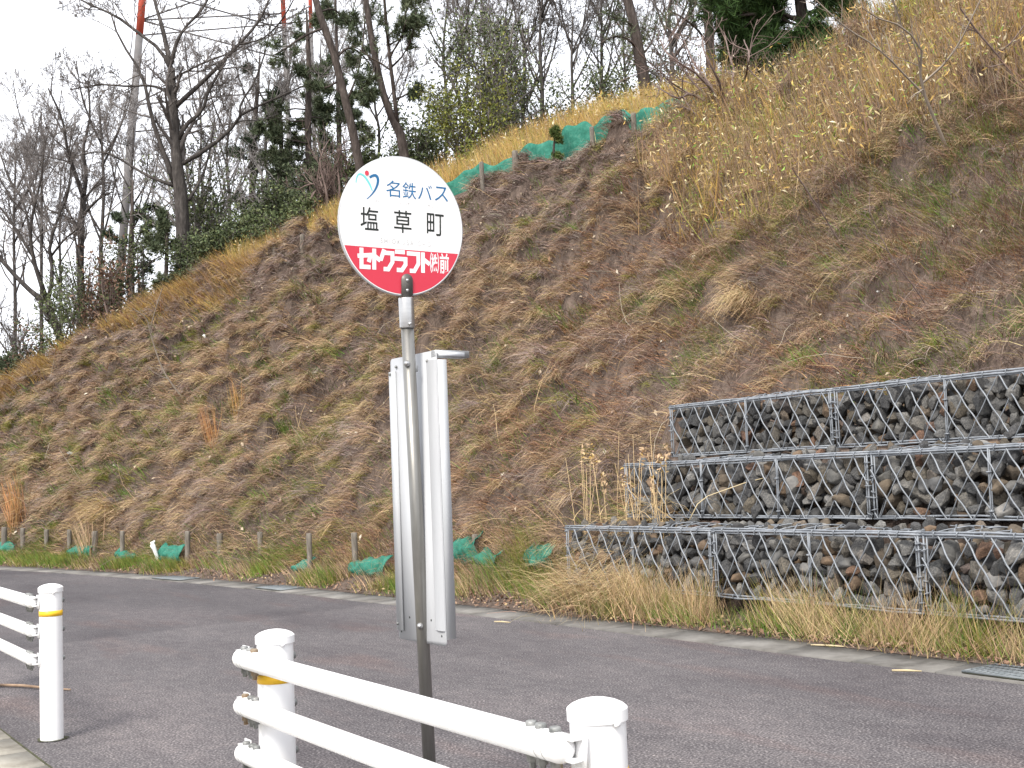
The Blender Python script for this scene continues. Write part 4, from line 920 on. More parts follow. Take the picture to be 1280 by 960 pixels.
crest_net(283, 428, 350, 300, [.2, .34, .24, .36, .3, .4], 'low green net strip along the crest left of the sign disc')
crest_net(556, 672, 247, 212, [.36, .5, .42, .5, .55, .6], 'standing green net at the crest, just right of the sign disc')
crest_net(702, 797, 199, 172, [.6, .66, .62, .58, .45], 'tallest standing green net at the crest, right of the pine sapling')
crest_net(800, 910, 170, 140, [.42, .55, .56, .5, .4, .3], 'green net at the crest running under the bare bush')
crest_net(600, 715, 238, 196, [.1], 'faded green net flap lying on the dark soil below the standing net', lay=.30)
crest_net(795, 842, 172, 158, [.1], 'small green net flap on the soil below the tall pale stake', lay=.38)
NT = 'scraps of green netting at the foot of the slope'
for q, h, l in [([(0, 691), (24, 690)], [14, 12], 'at the picture edge between the first stakes'), ([(92, 696), (120, 697)], [14, 16], 'between the fourth and fifth stakes'), ([(152, 699), (174, 700)], [14, 8], 'right of the sixth stake, half buried'), ([(203, 704), (218, 704), (233, 705)], [21, 22, 23], 'rolled up beside the white broken stick'), ([(370, 714), (396, 714)], [9, 20], 'behind the tall pale stake'), ([(444, 716), (492, 718)], [16, 22], 'half hidden behind the timetable board'), ([(566, 706), (585, 701), (606, 700)], [26, 30, 30], 'around the dark stake right of the timetable board'), ([(607, 706), (632, 706)], [18, 16], 'small piece left of the square piece near the gabions'), ([(665, 705), (680, 708), (697, 710)], [26, 30, 28], 'square upright piece next to the open end of the gabion wall')]:
    net('green_net', q, h, 'green net scrap '+l, NT, roll=True)

# ------------------------------------------------------------------ litter, grates, sticks
m = MB(); zf = float((hit(197, 703)[0]-CAM)@FW)-.2
m.tube([at(200, 709, zf), at(197, 698, zf), at(193, 686, zf), at(190, 677, zf)], [.012, .03, .034, .03], 6); m.tube([at(193, 688, zf), at(188.5, 681, zf)], [.03, .018], 6); m.tube([at(191, 679, zf), at(193.5, 676, zf)], [.028, .015], 6)
recentre(tag(m.build('broken_stick', M['litterwhite'], smooth=False), 'white broken plastic strip poking out of the grass at the foot of the slope', 'stick'))
for px, py, sz, l in [(85, 573, .10, 'white scrap of paper on the slope above the first stakes'), (256, 424, .07, 'small white scrap on the dark soil near the golden crest'), (1100, 375, .03, 'small white scrap in green grass above the gabion wall')]:
    P = hit(px, py)[0]; v, f = leaves(np.array([P+Z3*.08, P+Z3*.08+[.03, 0, .02], P+Z3*.09-[.02, 0, .0]]), np.array([sz, sz*.8, sz*.6])*2, 1.6); recentre(tag(mk('paper_scrap', v, f, M['litterwhite'], smooth=False), l, 'litter', 'white litter scraps on the slope'))
m = MB(); a_, b_ = ground(-12, 856, .012), ground(88, 862, .010); m.tube([a_, a_+(b_-a_)*.4+[0, .02, .004], a_+(b_-a_)*.75, b_], [.010, .010, .008, .006], 6); recentre(tag(m.build('fallen_branch', M['stick']), 'thin reddish branch lying on the asphalt behind the guard rail post', 'branch'))
for p, q, l in [((1014, 806), (1064, 809), 'curved straw lying on the gutter slabs below the lowest gabion'), ((1115, 838), (1152, 839), 'straw lying on the asphalt edge left of the drain grate'), ((618, 777), (638, 778), 'short straw at the gutter edge right of the timetable board')]:
    a_, b_ = ground(*p, .022), ground(*q, .02); m = MB(); m.tube([a_, (a_+b_)/2+np.array([0, -.012, .004]), b_], [.006, .007, .004], 5); recentre(tag(m.build('straw', M['straw']), l, 'straw', 'loose straws by the gutter'))
def grate(px0, px1, py, label):
    A = ground(px0, py); B = ground(px1, py); s0, _ = to_sd(A[0], A[1]); s1, _ = to_sd(B[0], B[1]); m = MB(); fr = MB()
    def P(s, d, z):
        x, y = xy(s, d); return np.array([float(x), float(y), z])
    t = unit(P(s1, -.16, 0)-P(s0, -.16, 0)); nn = np.array([-t[1], t[0], 0])
    fr.box(P((s0+s1)/2, -.17, .0185), t, nn, Z3, (s1-s0)/2, .165, .002)
    o = fr.build('drain_grate', M['joint'], smooth=False)
    k = int((s1-s0)/.035)
    for i in range(k+1): m.box(P(s0+(s1-s0)*i/k, -.17, .024), t, nn, Z3, .006, .16, .006)
    for dd in (-.33, -.25, -.17, -.09, -.01): m.box(P((s0+s1)/2, dd, .026), t, nn, Z3, (s1-s0)/2, .005, .006)
    tag(o, label, 'drain grate', 'steel drain grates in the gutter'); b = m.build('bars', M['grate'], smooth=False); b.parent = o
    n = len(o.data.vertices); c = np.array([v.co[:] for v in o.data.vertices]).mean(0); c[2] = .01
    for ob in (o, b):
        for v in ob.data.vertices: v.co -= Vector(c)
    o.location = c; return o
grate(1205, 1330, 846, 'blue grey steel drain grate nearest the camera, below the green tuft')
grate(300, 365, 739, 'steel drain grate in the gutter in front of the half hidden thin stake')
grate(165, 225, 727, 'steel drain grate in the gutter in front of the green roll')

# ------------------------------------------------------------------ trees
def grow(par, prad, nch, lrat, ang, K, up, wob, tmin=.25, rr=.6, seed=None, lj=(.6, 1.2), minr=.006, flat=None):
    """par (N,Kp,3) parent paths -> (N*nch,K,3) child paths and radii"""
    N, Kp, _ = par.shape; i = np.repeat(np.arange(N), nch); n = len(i); t = rng.uniform(tmin, 1, n)*(Kp-1); k = np.minimum(t.astype(int), Kp-2); f = (t-k)[:, None]
    p0 = par[i, k]*(1-f)+par[i, k+1]*f; tan = unit(par[i, k+1]-par[i, k]); r0 = (prad[i, k]*(1-f[:, 0])+prad[i, k+1]*f[:, 0])*rr
    pl = np.linalg.norm(np.diff(par, axis=1), axis=2).sum(1)[i]; L = pl*lrat*rng.uniform(lj[0], lj[1], n)*(1.15-.55*t/(Kp-1))
    pr = unit(np.cross(tan, rng.normal(size=(n, 3)))); a = rng.normal(ang, .22, n)[:, None]; d = unit(tan*np.cos(a)+pr*np.sin(a)); out = np.empty((n, K, 3)); out[:, 0] = p0
    for q in range(1, K):
        d = unit(d+rng.normal(0, wob, (n, 3))+Z3*up); out[:, q] = out[:, q-1]+d*(L/(K-1))[:, None]
    r0 = np.maximum(r0, minr); rad = r0[:, None]*np.linspace(1, .35, K)[None]; return out, np.maximum(rad, minr*.7)
def respline(P, r_, K):
    P = np.asarray(P, float); r_ = np.asarray(r_, float); sg_ = np.r_[0, np.cumsum(np.linalg.norm(np.diff(P, axis=0), axis=1))]; t = np.linspace(0, sg_[-1], K)
    # smooth Catmull-like: cubic hermite per axis
    m = np.gradient(P, sg_, axis=0); j = np.clip(np.searchsorted(sg_, t, 'right')-1, 0, len(P)-2); h = sg_[j+1]-sg_[j]; u = (t-sg_[j])/h; u_ = u[:, None]; h_ = h[:, None]
    out = (2*u_**3-3*u_**2+1)*P[j]+(u_**3-2*u_**2+u_)*h_*m[j]+(-2*u_**3+3*u_**2)*P[j+1]+(u_**3-u_**2)*h_*m[j+1]; return out, np.interp(t, sg_, r_)
def px_path(pts, z, jit=0.0):
    """pts (px,py,width_px[,dz]) -> 3d path and radii at depth z"""
    P, r_ = [], []; dz = 0
    for k, q in enumerate(pts):
        dzv = q[3] if len(q) > 3 else 0; P.append(at(q[0], q[1], z+dzv)); r_.append(q[2]/FPX*(z+dzv)/2)
    return np.array(P), np.array(r_)
def root_down(P, r_):
    gz = ground_z(P[0][0], P[0][1]); 
    b = P[0].copy(); b[2] = min(gz, P[0][2])-.4; lean = (P[0]-P[1])/max(abs(P[0][2]-P[1][2]), .1); b[:2] += lean[:2]*.3*(P[0][2]-b[2]); return np.vstack([b, P]), np.r_[r_[0]*1.15, r_]
def bare_tree(name, label, z, trunk, limbs, bark, twig, nch=(7, 6, 5), group=None, lrat=(.42, .45, .5, .6), up=.06, minr=None, wob=.13, tmin=.3, cat='tree'):
    minr = minr or z*.00022
    P, r_ = px_path(trunk, z); P, r_ = root_down(P, r_); t = thing(name, label, cat, (P[0][0], P[0][1], P[0][2]+.4), group)
    tb = MB(); tp, tr = respline(P, r_, 16); tb.tube(tp, tr*(1+rng.normal(0, .04, 16)), 10)
    paths, rads = [], []
    a, b = respline(P[len(P)//2-1:], r_[len(P)//2-1:], 10); paths.append(a); rads.append(b)
    for lb in limbs:
        zz = rng.uniform(-1.6, 1.6)
        q = [(x, y, w, zz*(k/(len(lb)-1))**1.1) for k, (x, y, w) in enumerate(lb)]
        a, b = px_path(q, z); a, b = respline(a, b, 10); tb.tube(a, b*(1+rng.normal(0, .05, 10)), 7); paths.append(a); rads.append(b)
    tb.build('trunk', bark, t)
    par, pr = np.array(paths), np.array(rads); tw = MB()
    for lv, n in enumerate(nch):
        par, pr = grow(par, pr, n, lrat[lv], .75, (7, 5, 4, 3)[lv], up, wob, tmin=tmin, rr=(.5, .6, .7, .8)[lv], minr=minr*(1.6, 1.15, .85, .7)[lv]); v, f = batch_tubes(par, pr, (5, 4, 3, 3)[lv]); tw.add(v, f)
    tw.build('crown', twig, t); return t, par, pr
GB = 'bare trees on the hill'
bare_tree('bare_tree', 'largest bare spreading tree with a thick dark trunk, left of the sign', 35.0,
    [(229, 352, 19.8), (229, 300, 17.8), (226, 245, 16.5), (220, 190, 13.2), (216, 130, 11.2), (214, 85, 9.2)],
    [[(218, 228, 7.3), (200, 178, 5.9), (188, 140, 5.3), (183, 112, 4.6), (170, 80, 3.3), (150, 50, 2.6), (138, 15, 2.0)], [(214, 89, 5.3), (202, 65, 4.6), (174, 42, 4.0), (146, 21, 3.3), (120, 9, 2.6), (85, -8, 2.0)], [(208, 114, 4.0), (190, 107, 3.3), (164, 108, 2.6), (125, 106, 2.0), (88, 112, 1.5)],
     [(220, 133, 6.6), (237, 117, 5.9), (260, 96, 5.3), (282, 73, 4.6), (298, 56, 4.0), (321, 30, 3.3), (345, -20, 2.0)], [(222, 176, 5.9), (232, 157, 5.3), (253, 138, 4.6), (260, 115, 4.0), (272, 94, 3.3), (284, 70, 2.6)], [(228, 205, 5.9), (260, 185, 5.3), (286, 164, 4.6), (300, 145, 4.0), (338, 126, 2.6), (378, 108, 2.0), (412, 92, 1.5)], [(300, 145, 3.3), (301, 130, 3.3), (315, 108, 2.6), (330, 70, 2.0), (340, 25, 1.5)],
     [(214, 88, 6.6), (203, 35, 5.3), (193, 0, 4.0), (186, -50, 2.6)], [(214, 80, 5.9), (222, 50, 4.6), (232, 34, 4.0), (250, 15, 3.3), (272, -25, 2.0)], [(217, 232, 5.3), (187, 221, 4.0), (160, 205, 2.6), (128, 190, 2.0), (90, 196, 1.5)], [(298, 56, 2.6), (330, 47, 2.0), (352, 25, 2.0), (372, -10, 1.5)], [(236, 250, 4.6), (252, 222, 3.3), (262, 190, 2.6), (268, 150, 2.0)], [(214, 100, 3.3), (228, 92, 2.6), (256, 78, 2.6), (283, 68, 2.0)]],
    M['bark'], M['twig'], (9, 7, 6, 3), GB, (.38, .45, .5, .6))
bare_tree('bare_tree', 'forked bare tree leaning left at the picture edge, lowest on the slope', 33.5,
    [(79, 460, 11.9), (78, 440, 11.0), (73, 415, 10.2), (64, 395, 10.2), (59, 376, 9.3)],
    [[(60, 380, 7.6), (47, 371, 6.8), (25, 351, 6.0), (0, 323, 5.1), (-30, 290, 3.4)], [(59, 376, 6.8), (50, 350, 6.0), (41, 320, 5.1), (38, 285, 4.2), (45, 250, 3.4), (52, 220, 2.5), (55, 170, 1.7)], [(60, 376, 6.0), (66, 345, 5.1), (62, 310, 4.2), (70, 280, 3.4), (85, 240, 2.5), (90, 190, 1.7)], [(41, 320, 4.2), (22, 290, 3.4), (5, 265, 2.5), (-20, 240, 1.7)], [(38, 290, 3.4), (28, 250, 2.5), (12, 225, 2.5), (0, 190, 1.7)], [(64, 320, 3.4), (80, 300, 2.5), (98, 285, 1.7)]],
    M['bark'], M['twig'], (8, 6, 5, 3), GB, (.42, .45, .5, .6))
bare_tree('bare_tree', 'slim bare tree with a wavy trunk behind the brown bush', 37.0, [(101, 400, 9), (101, 320, 8), (103, 260, 7), (105, 245, 7)], [[(105, 248, 6), (95, 220, 5), (85, 190, 4), (78, 150, 3), (60, 110, 2)], [(105, 245, 6), (108, 215, 5), (104, 190, 4), (112, 150, 3), (110, 100, 2)], [(102, 290, 4), (80, 270, 3), (60, 262, 2)], [(103, 270, 4), (122, 250, 3), (140, 240, 2)]], M['bark'], M['twig'], (8, 7, 5, 3), GB, (.45, .5, .5, .6))
for (x, yb, yt, w, z, lb) in [(18, 470, 180, 5, 45, 'pale slender bare tree behind the leaning forked one'), (52, 440, 130, 5, 47, 'pale bare tree with a fine twiggy crown against the white sky'), (128, 420, 120, 6, 46, 'bare tree in front of the red and white tower leg'), (285, 320, 120, 5, 44, 'thin bare tree right of the largest bare tree'), (333, 300, 90, 5, 42, 'thin bare tree left of the dark pines'), (556, 200, -20, 5, 40, 'thin bare tree directly above the sign disc'), (655, 190, 20, 6, 38, 'thin dark bare tree above the thick crest stake'), (676, 180, -30, 6, 37, 'thin bare tree above the pine sapling'), (715, 170, 10, 5, 37, 'crooked bare tree left of the thick reddish trunk'), (752, 160, -10, 5, 38, 'thin bare tree nearest the thick reddish trunk'), (838, 130, -40, 7, 33, 'thin dark tree between the two reddish trunks'), (470, 210, 60, 4, 42, 'thin bare tree behind the two leaning pines'), (250, 330, 60, 4, 50, 'pale thin bare tree seen between the limbs of the largest bare tree'), (400, 260, 40, 4, 49, 'thin bare tree behind the leaning pine, beside the slender pine'), (585, 200, -30, 4, 46, 'thin bare tree behind the tall loose evergreen'), (630, 200, -20, 4, 46, 'thin bare tree behind the dark evergreen, right of the loose one'), (780, 150, -20, 4, 42, 'fine twiggy bare tree left behind the thick reddish trunk'), (165, 380, 150, 5, 49, 'thin bare tree right of the red and white tower leg'), (75, 420, 200, 4, 51, 'faint thin bare tree behind the wavy bare trunk')]:
    sw = random.uniform(-14, 14); H = yb-yt
    tr_ = [(x, yb+20, w), (x+sw*.3, yb-H*.3, w*.85), (x-sw*.2, yb-H*.6, w*.65), (x+sw*.5, yt+10, w*.4)]
    lm_ = []
    for q in range(6):
        f = random.uniform(.25, .8); sx = random.choice((-1, 1))*random.uniform(18, 45); xx = x+sw*.1; y0 = yb-H*f; lm_.append([(xx, y0, w*.5), (xx+sx*.45, y0-30, w*.4), (xx+sx*.8, y0-65, w*.3), (xx+sx, y0-105, w*.2)])
    bare_tree('bare_tree', lb, z, tr_, lm_, M['bark'], M['twig'] if z < 41 else M['twighaze'], (8, 6, 5, 3), GB, (.42, .5, .5, .6), minr=z*.00019, up=.10)

def foliage(mb, centers, spread, n, size, cols, p=None, aspect=2.2):
    i = np.repeat(np.arange(len(centers)), n); N = len(i); pos = centers[i]+rng.normal(0, 1, (N, 3))*spread; v, f = leaves(pos, rng.uniform(size[0], size[1], N), aspect)
    base = palette(len(centers), cols, p)[i]*rng.uniform(.7, 1.35, (N, 1)); mb.add(v, f, np.repeat(base, 4, 0))
PINE = [np.array([.070, .092, .055]), np.array([.092, .115, .068]), np.array([.115, .132, .082])]
def needles(mb, tips, dirs, n, L, w, cols):
    i = np.repeat(np.arange(len(tips)), n); N = len(i); d = unit(dirs[i]*.6+rng.normal(0, .75, (N, 3))+Z3*.25); root = tips[i]-dirs[i]*rng.uniform(0, L*1.3, (N, 1))
    v, f = blades(root, d, d, rng.uniform(.6, 1.1, N)*L, np.full(N, w), np.zeros(N), 2); mb.add(v, f, np.repeat(palette(len(tips), cols, None)[i]*rng.uniform(.7, 1.35, (N, 1)), 4, 0))
def pine(label, z, trunk, limbs, group='pines on the hill', bark=None, nch=(5, 5), lr=(.45, .5), nn=26, L=.22, w=None, auto=0, reach=(40, 80), fr=(.2, .95), cols=PINE, name='pine_tree'):
    P, r_ = px_path(trunk, z); P, r_ = root_down(P, r_); t = thing(name, label, 'tree', (P[0][0], P[0][1], P[0][2]+.4), group)
    tb = MB(); tp, tr = respline(P, r_, 14); tb.tube(tp, tr*(1+rng.normal(0, .04, 14)), 10); paths, rads = [], []
    for lb in limbs:
        zz = rng.uniform(-1.2, 1.2); a, b = px_path([(x, y, ww, zz*k/(len(lb)-1)) for k, (x, y, ww) in enumerate(lb)], z); a, b = respline(a, b, 8); tb.tube(a, b, 6); paths.append(a); rads.append(b)
    for q in range(auto):
        f = random.uniform(*fr)*13; k = min(int(f), 12); p0 = tp[k]*(1-(f-k))+tp[k+1]*(f-k); az = random.uniform(0, 6.283); ln = random.uniform(*reach)/FPX*z*(1.15-.6*f/13); d = np.array([math.cos(az), math.sin(az), random.uniform(-.1, .35)])
        a = np.array([p0, p0+d*ln*.35+[0, 0, -.05*ln], p0+d*ln*.7, p0+d*ln+[0, 0, .12*ln]])+np.vstack([np.zeros(3), rng.normal(0, .06*ln, (3, 3))]); rr = tr[k]*.28; a, b = respline(a, np.array([rr, rr*.8, rr*.5, rr*.25]), 8); tb.tube(a, b, 5); paths.append(a); rads.append(b)
    tb.build('trunk', bark or M['barkred'], t); par, pr = np.array(paths), np.array(rads); tw = MB(); nm = MB(); allt = []
    for lv, n in enumerate(nch):
        par, pr = grow(par, pr, n, lr[lv], .8, (5, 4)[lv], .08, .15, tmin=.3, rr=.55, minr=z*.00022); v, f = batch_tubes(par, pr, 4); tw.add(v, f, np.tile(np.array([[.07, .055, .045]]), (len(v), 1)))
    for kk in (-1, -2): 
        tips = par[:, kk]; dirs = unit(par[:, -1]-par[:, -2]); needles(tw, tips, dirs, nn//2, L, w or z*.00075, cols)
    tw.build('crown', M['leaf'], t); return t
pine('leaning pine left of the sign disc, its trunk curving out of the picture', 33.0, [(449, 205, 12.2), (441, 165, 10.8), (428, 110, 10.1), (415, 60, 9.4), (400, 20, 8.6), (390, -20, 7.9), (380, -70, 7.2)],
     [[(432, 130, 3.6), (446, 95, 2.9), (453, 60, 2.2), (456, 20, 1.5)], [(418, 75, 3.6), (436, 60, 2.9), (450, 66, 2.2), (462, 80, 1.5)], [(405, 35, 3.6), (380, 45, 2.9), (355, 62, 2.2), (340, 70, 1.5)], [(398, 15, 2.9), (418, 12, 2.2), (434, 30, 1.5)], [(425, 100, 2.9), (405, 110, 2.2), (388, 105, 1.5)]], nch=(6, 5))
pine('two-stemmed dark pine rising directly above the sign disc', 32.0, [(506, 200, 13.0), (501, 170, 12.2), (486, 138, 10.1), (472, 88, 8.6), (461, 26, 7.9), (456, -10, 7.2), (450, -60, 5.8)],
     [[(497, 158, 6.5), (493, 120, 5.8), (488, 80, 5.0), (483, 30, 4.3), (478, -30, 3.6)], [(488, 85, 2.9), (503, 70, 2.2), (515, 45, 2.2), (520, 15, 1.5)], [(487, 70, 2.9), (500, 50, 2.2), (508, 25, 1.5)], [(470, 80, 2.2), (462, 100, 2.2), (450, 115, 1.5)], [(494, 125, 2.9), (508, 118, 2.2), (522, 108, 1.5)], [(485, 45, 2.2), (500, 30, 2.2), (512, 5, 1.5)], [(478, 110, 2.2), (466, 118, 1.5), (455, 132, 1.5)]], nch=(6, 5), nn=30)
pine('thick reddish leaning pine trunk cut off by the top of the picture', 30.0, [(812, 135, 18.0), (806, 105, 15.8), (798, 62, 13.7), (790, 20, 12.2), (783, -5, 11.5), (774, -60, 10.8)], [[(797, 60, 3.6), (782, 48, 2.9), (766, 46, 2.2), (745, 58, 1.5)], [(800, 72, 2.9), (815, 52, 2.2), (822, 20, 1.5)], [(793, 35, 2.9), (776, 22, 2.2), (760, 24, 1.5)]], nch=(6, 5), nn=6)
pine('reddish straight pine trunk behind the bare bush', 29.0, [(892, 130, 14.4), (889, 80, 13.0), (886, 40, 11.5), (883, 0, 10.8), (880, -60, 10.1)], [[(888, 60, 3.6), (870, 35, 2.9), (850, 20, 2.2), (830, 10, 1.5)], [(887, 45, 3.6), (905, 28, 2.9), (915, 10, 1.5)], [(886, 20, 3.6), (866, 0, 2.9), (845, -20, 1.5)]], nch=(6, 5), nn=10)
pine('bushy dark green pine at the top right with drooping boughs over the bamboo grass', 26.5, [(1010, 130, 16), (1008, 60, 15), (1000, 0, 14), (990, -80, 12)], [[(1006, 45, 6), (975, 40, 5), (945, 50, 4), (918, 62, 3)], [(1006, 30, 6), (970, 15, 5), (940, 18, 4), (912, 20, 3)], [(1004, 20, 6), (1030, 10, 5), (1052, 15, 3), (1070, 20, 2)], [(1007, 55, 6), (985, 68, 5), (960, 78, 4), (935, 92, 2)], [(1002, 0, 6), (970, -15, 5), (930, -10, 4), (905, 5, 2)], [(1008, 62, 5), (1025, 50, 4), (1040, 50, 3)], [(1002, 5, 5), (985, -10, 4), (965, -5, 4), (950, 5, 2)], [(1007, 58, 5), (995, 70, 4), (975, 60, 3), (950, 70, 2)]], auto=26, reach=(60, 110), fr=(.12, .95), nch=(11, 8), lr=(.5, .45), nn=30, L=.30, cols=[np.array([.045, .088, .028]), np.array([.065, .115, .036]), np.array([.038, .065, .026])])
pine('dense dark pine between the largest bare tree and the leaning pine', 38.0, [(385, 320, 12), (388, 250, 11), (385, 160, 9), (386, 90, 7), (384, 30, 4), (383, 12, 2)], [], auto=22, reach=(35, 75), nch=(6, 4), nn=20, fr=(.25, .97))
pine('shorter dark pine with layered boughs, right of the largest bare tree', 39.0, [(350, 340, 10), (352, 280, 9), (350, 220, 7), (352, 170, 5), (351, 150, 2)], [], auto=22, reach=(40, 80), nch=(6, 5), nn=24, fr=(.2, .97))
pine('tall grey green pine between the largest bare tree and the dense dark pine', 43.0, [(312, 340, 10), (315, 250, 9), (318, 170, 7), (322, 110, 5), (325, 70, 2)], [], auto=20, reach=(35, 75), nch=(6, 5), nn=24, fr=(.2, .97), cols=[np.array([.05, .068, .045]), np.array([.065, .085, .055])])
pine('broad dark pine low behind the leaning pine', 40.0, [(425, 300, 9), (420, 240, 8), (424, 180, 6), (422, 130, 3)], [], auto=20, reach=(35, 70), nch=(6, 5), nn=24, fr=(.15, .97))
pine('grey green pine behind bushes left of the largest bare tree', 44.0, [(165, 400, 8), (163, 330, 7), (165, 270, 5), (166, 225, 2)], [], auto=16, reach=(30, 60), nch=(6, 5), nn=22, fr=(.15, .97), cols=[np.array([.05, .068, .045]), np.array([.065, .085, .055])])
pine('slender pine behind, reaching the top of the picture beside the leaning pine', 41.0, [(425, 260, 8), (424, 180, 7), (422, 90, 5), (420, 20, 3), (419, -30, 2)], [], auto=16, reach=(18, 42), nch=(5, 5), nn=22, fr=(.3, .97))
pine('small bushy pine at the foot of the largest bare tree', 33.5, [(207, 372, 6), (208, 330, 5), (209, 290, 4), (210, 262, 2)], [], auto=16, reach=(14, 34), nch=(5, 5), nn=22, L=.18, fr=(.1, .97))
pine('tiny pine sapling growing through the crest net', 26.2, [(692, 205, 4), (692, 190, 3), (693, 175, 2.5), (694, 158, 1.5)], [], auto=12, reach=(6, 14), nch=(3, 3), nn=18, L=.12, fr=(.25, .97), cols=[np.array([.07, .10, .03]), np.array([.10, .13, .04])], name='pine_sapling')

def shrub(name, label, px, py, z, w, h, leafcols, nl, size, group, bark='twig', stems=7, nch=(5, 5), fill=1.0, cat='shrub', up=.12):
    B = at(px, py, z); gz = ground_z(B[0], B[1]); B[2] = min(B[2], gz+.3) if B[2] < gz+1.5 else B[2]; t = thing(name, label, cat, B, group); W_ = w/FPX*z/2; H = h/FPX*z; paths = []; rads = []
    for k in range(stems):
        az = random.uniform(0, 6.283); sp = random.uniform(.1, 1.0); d = np.array([math.cos(az)*W_*sp, math.sin(az)*W_*sp*.8, H*random.uniform(.4, 1.0)*(1.05-.35*sp)]); b0 = B+np.array([random.gauss(0, .08), random.gauss(0, .08), -.3])
        a = np.array([b0, b0+d*[.25, .25, .4], b0+d*[.65, .65, .75], b0+d]); a[1:] += rng.normal(0, .05*H, (3, 3)); rr = max(.012, .011*H+.006); a, b = respline(a, np.array([rr, rr*.8, rr*.5, rr*.3]), 8); paths.append(a); rads.append(b)
    m = MB()
    for a, b in zip(paths, rads): m.tube(a, b, 5, caps=False)
    par, pr = np.array(paths), np.array(rads); fo = MB()
    for lv, n in enumerate(nch):
        par, pr = grow(par, pr, n, (.5, .5)[lv], .8, (5, 4)[lv], up, .16, tmin=.2, rr=.6, minr=z*.00024); v, f = batch_tubes(par, pr, 4 if lv == 0 else 3); m.add(v, f)
    m.build('stems', M[bark], t)
    if nl: foliage(fo, par[:, 1:].reshape(-1, 3), (.045*H**.5+.05)*1.15, nl, size, leafcols); fo.build('foliage', M['leaf'], t)
    return t
EV = [np.array([.075, .100, .050]), np.array([.105, .130, .062]), np.array([.14, .158, .078])]; YG = [np.array([.16, .17, .045]), np.array([.21, .21, .055]), np.array([.12, .145, .04])]; DK = [np.array([.066, .083, .050]), np.array([.088, .104, .062])]; BR = [np.array([.18, .11, .085]), np.array([.22, .14, .105])]
GE = 'evergreen shrubs under the trees'
shrub('evergreen_shrub', 'yellow green evergreen bush right of the sign disc', 592, 232, 31.5, 100, 190, YG, 9, (.06, .12), GE, stems=9)
shrub('evergreen_shrub', 'tall loose evergreen behind the yellow green bush', 615, 220, 35, 120, 250, EV, 6, (.07, .14), GE, stems=9)
shrub('evergreen_shrub', 'dark evergreen in the middle of the thin bare trees', 662, 205, 38, 110, 220, EV, 3, (.07, .14), GE, stems=9)
shrub('evergreen_shrub', 'small evergreen low behind the crest grass under thin bare trees', 742, 180, 36, 100, 130, EV, 6, (.07, .13), GE)
shrub('evergreen_shrub', 'evergreen behind the thick reddish trunk', 852, 160, 34, 120, 170, EV, 6, (.06, .12), GE)
shrub('evergreen_shrub', 'dark dense bush hugging the trunk of the largest bare tree', 237, 360, 33.5, 70, 85, DK+EV, 11, (.06, .12), GE, stems=9)
shrub('evergreen_shrub', 'dark understory bush right of the largest bare tree', 285, 335, 34.5, 100, 100, DK+EV, 8, (.07, .14), GE, stems=10)
shrub('evergreen_shrub', 'broad dark understory bush below the dense dark pine', 335, 320, 35, 120, 110, DK+EV, 8, (.07, .14), GE, stems=10)
shrub('evergreen_shrub', 'dark understory bush at the foot of the leaning pine', 405, 280, 35, 110, 100, DK, 6, (.07, .14), GE, stems=9)
shrub('evergreen_shrub', 'grey green bush directly behind the top of the sign disc', 470, 255, 34, 100, 120, EV, 6, (.07, .14), GE, stems=9)
shrub('evergreen_shrub', 'grey green bush between the two-stemmed pine and the yellow green bush', 535, 245, 34, 90, 140, EV, 6, (.07, .14), GE)
shrub('evergreen_shrub', 'loose green bush between the forked bare tree and the brown bush', 92, 440, 33.0, 70, 130, EV, 6, (.06, .12), GE, stems=8)
shrub('evergreen_shrub', 'dull green low bush left of the forked trunk', 38, 480, 38, 90, 80, DK+BR, 3, (.08, .15), GE)
shrub('evergreen_shrub', 'low dull bush at the picture edge below the forked tree', 2, 500, 37, 80, 60, DK, 8, (.08, .15), GE)
shrub('evergreen_shrub', 'grey green bush right behind the golden crest, right of the dark understory', 375, 320, 33.2, 120, 85, EV, 6, (.07, .13), GE, stems=11)
shrub('evergreen_shrub', 'dull green bush between the red tower leg and the largest bare tree', 165, 400, 35.5, 90, 150, EV, 5, (.07, .13), GE, stems=10)
shrub('evergreen_shrub', 'loose dull green bush filling the gap right of the largest bare tree', 262, 350, 37, 120, 190, EV, 4, (.08, .14), GE, stems=12)
shrub('evergreen_shrub', 'tall loose evergreen among trunks left of the leaning pine', 415, 290, 38, 120, 190, EV, 3, (.08, .14), GE, stems=12)
shrub('evergreen_shrub', 'low green bush on the crest line between sign disc and yellow green bush', 505, 255, 36, 130, 150, EV, 4, (.08, .14), GE, stems=11)
shrub('evergreen_shrub', 'low loose evergreen behind the pine sapling', 702, 200, 36, 120, 130, EV, 4, (.08, .14), GE, stems=11)
shrub('evergreen_shrub', 'low loose evergreen left of the thick reddish trunk', 772, 172, 36, 100, 140, EV, 4, (.08, .14), GE, stems=11)
shrub('evergreen_shrub', 'dark bush below the boughs of the bushy top right pine', 985, 130, 26.8, 150, 75, DK+EV, 6, (.06, .12), GE, stems=11)
shrub('bare_shrub', 'tall grey bare thicket behind the tall loose evergreen', 620, 220, 40, 150, 210, None, 0, None, 'bare shrubs on the hill', 'twighaze', stems=12, nch=(7, 6), up=.2)
shrub('bare_shrub', 'tall grey bare thicket behind the largest bare tree', 260, 340, 41, 150, 230, None, 0, None, 'bare shrubs on the hill', 'twighaze', stems=12, nch=(7, 6), up=.2)
shrub('bare_shrub', 'grey bare thicket beneath the dense dark pine', 350, 320, 40, 130, 170, None, 0, None, 'bare shrubs on the hill', 'twighaze', stems=12, nch=(7, 6), up=.2)
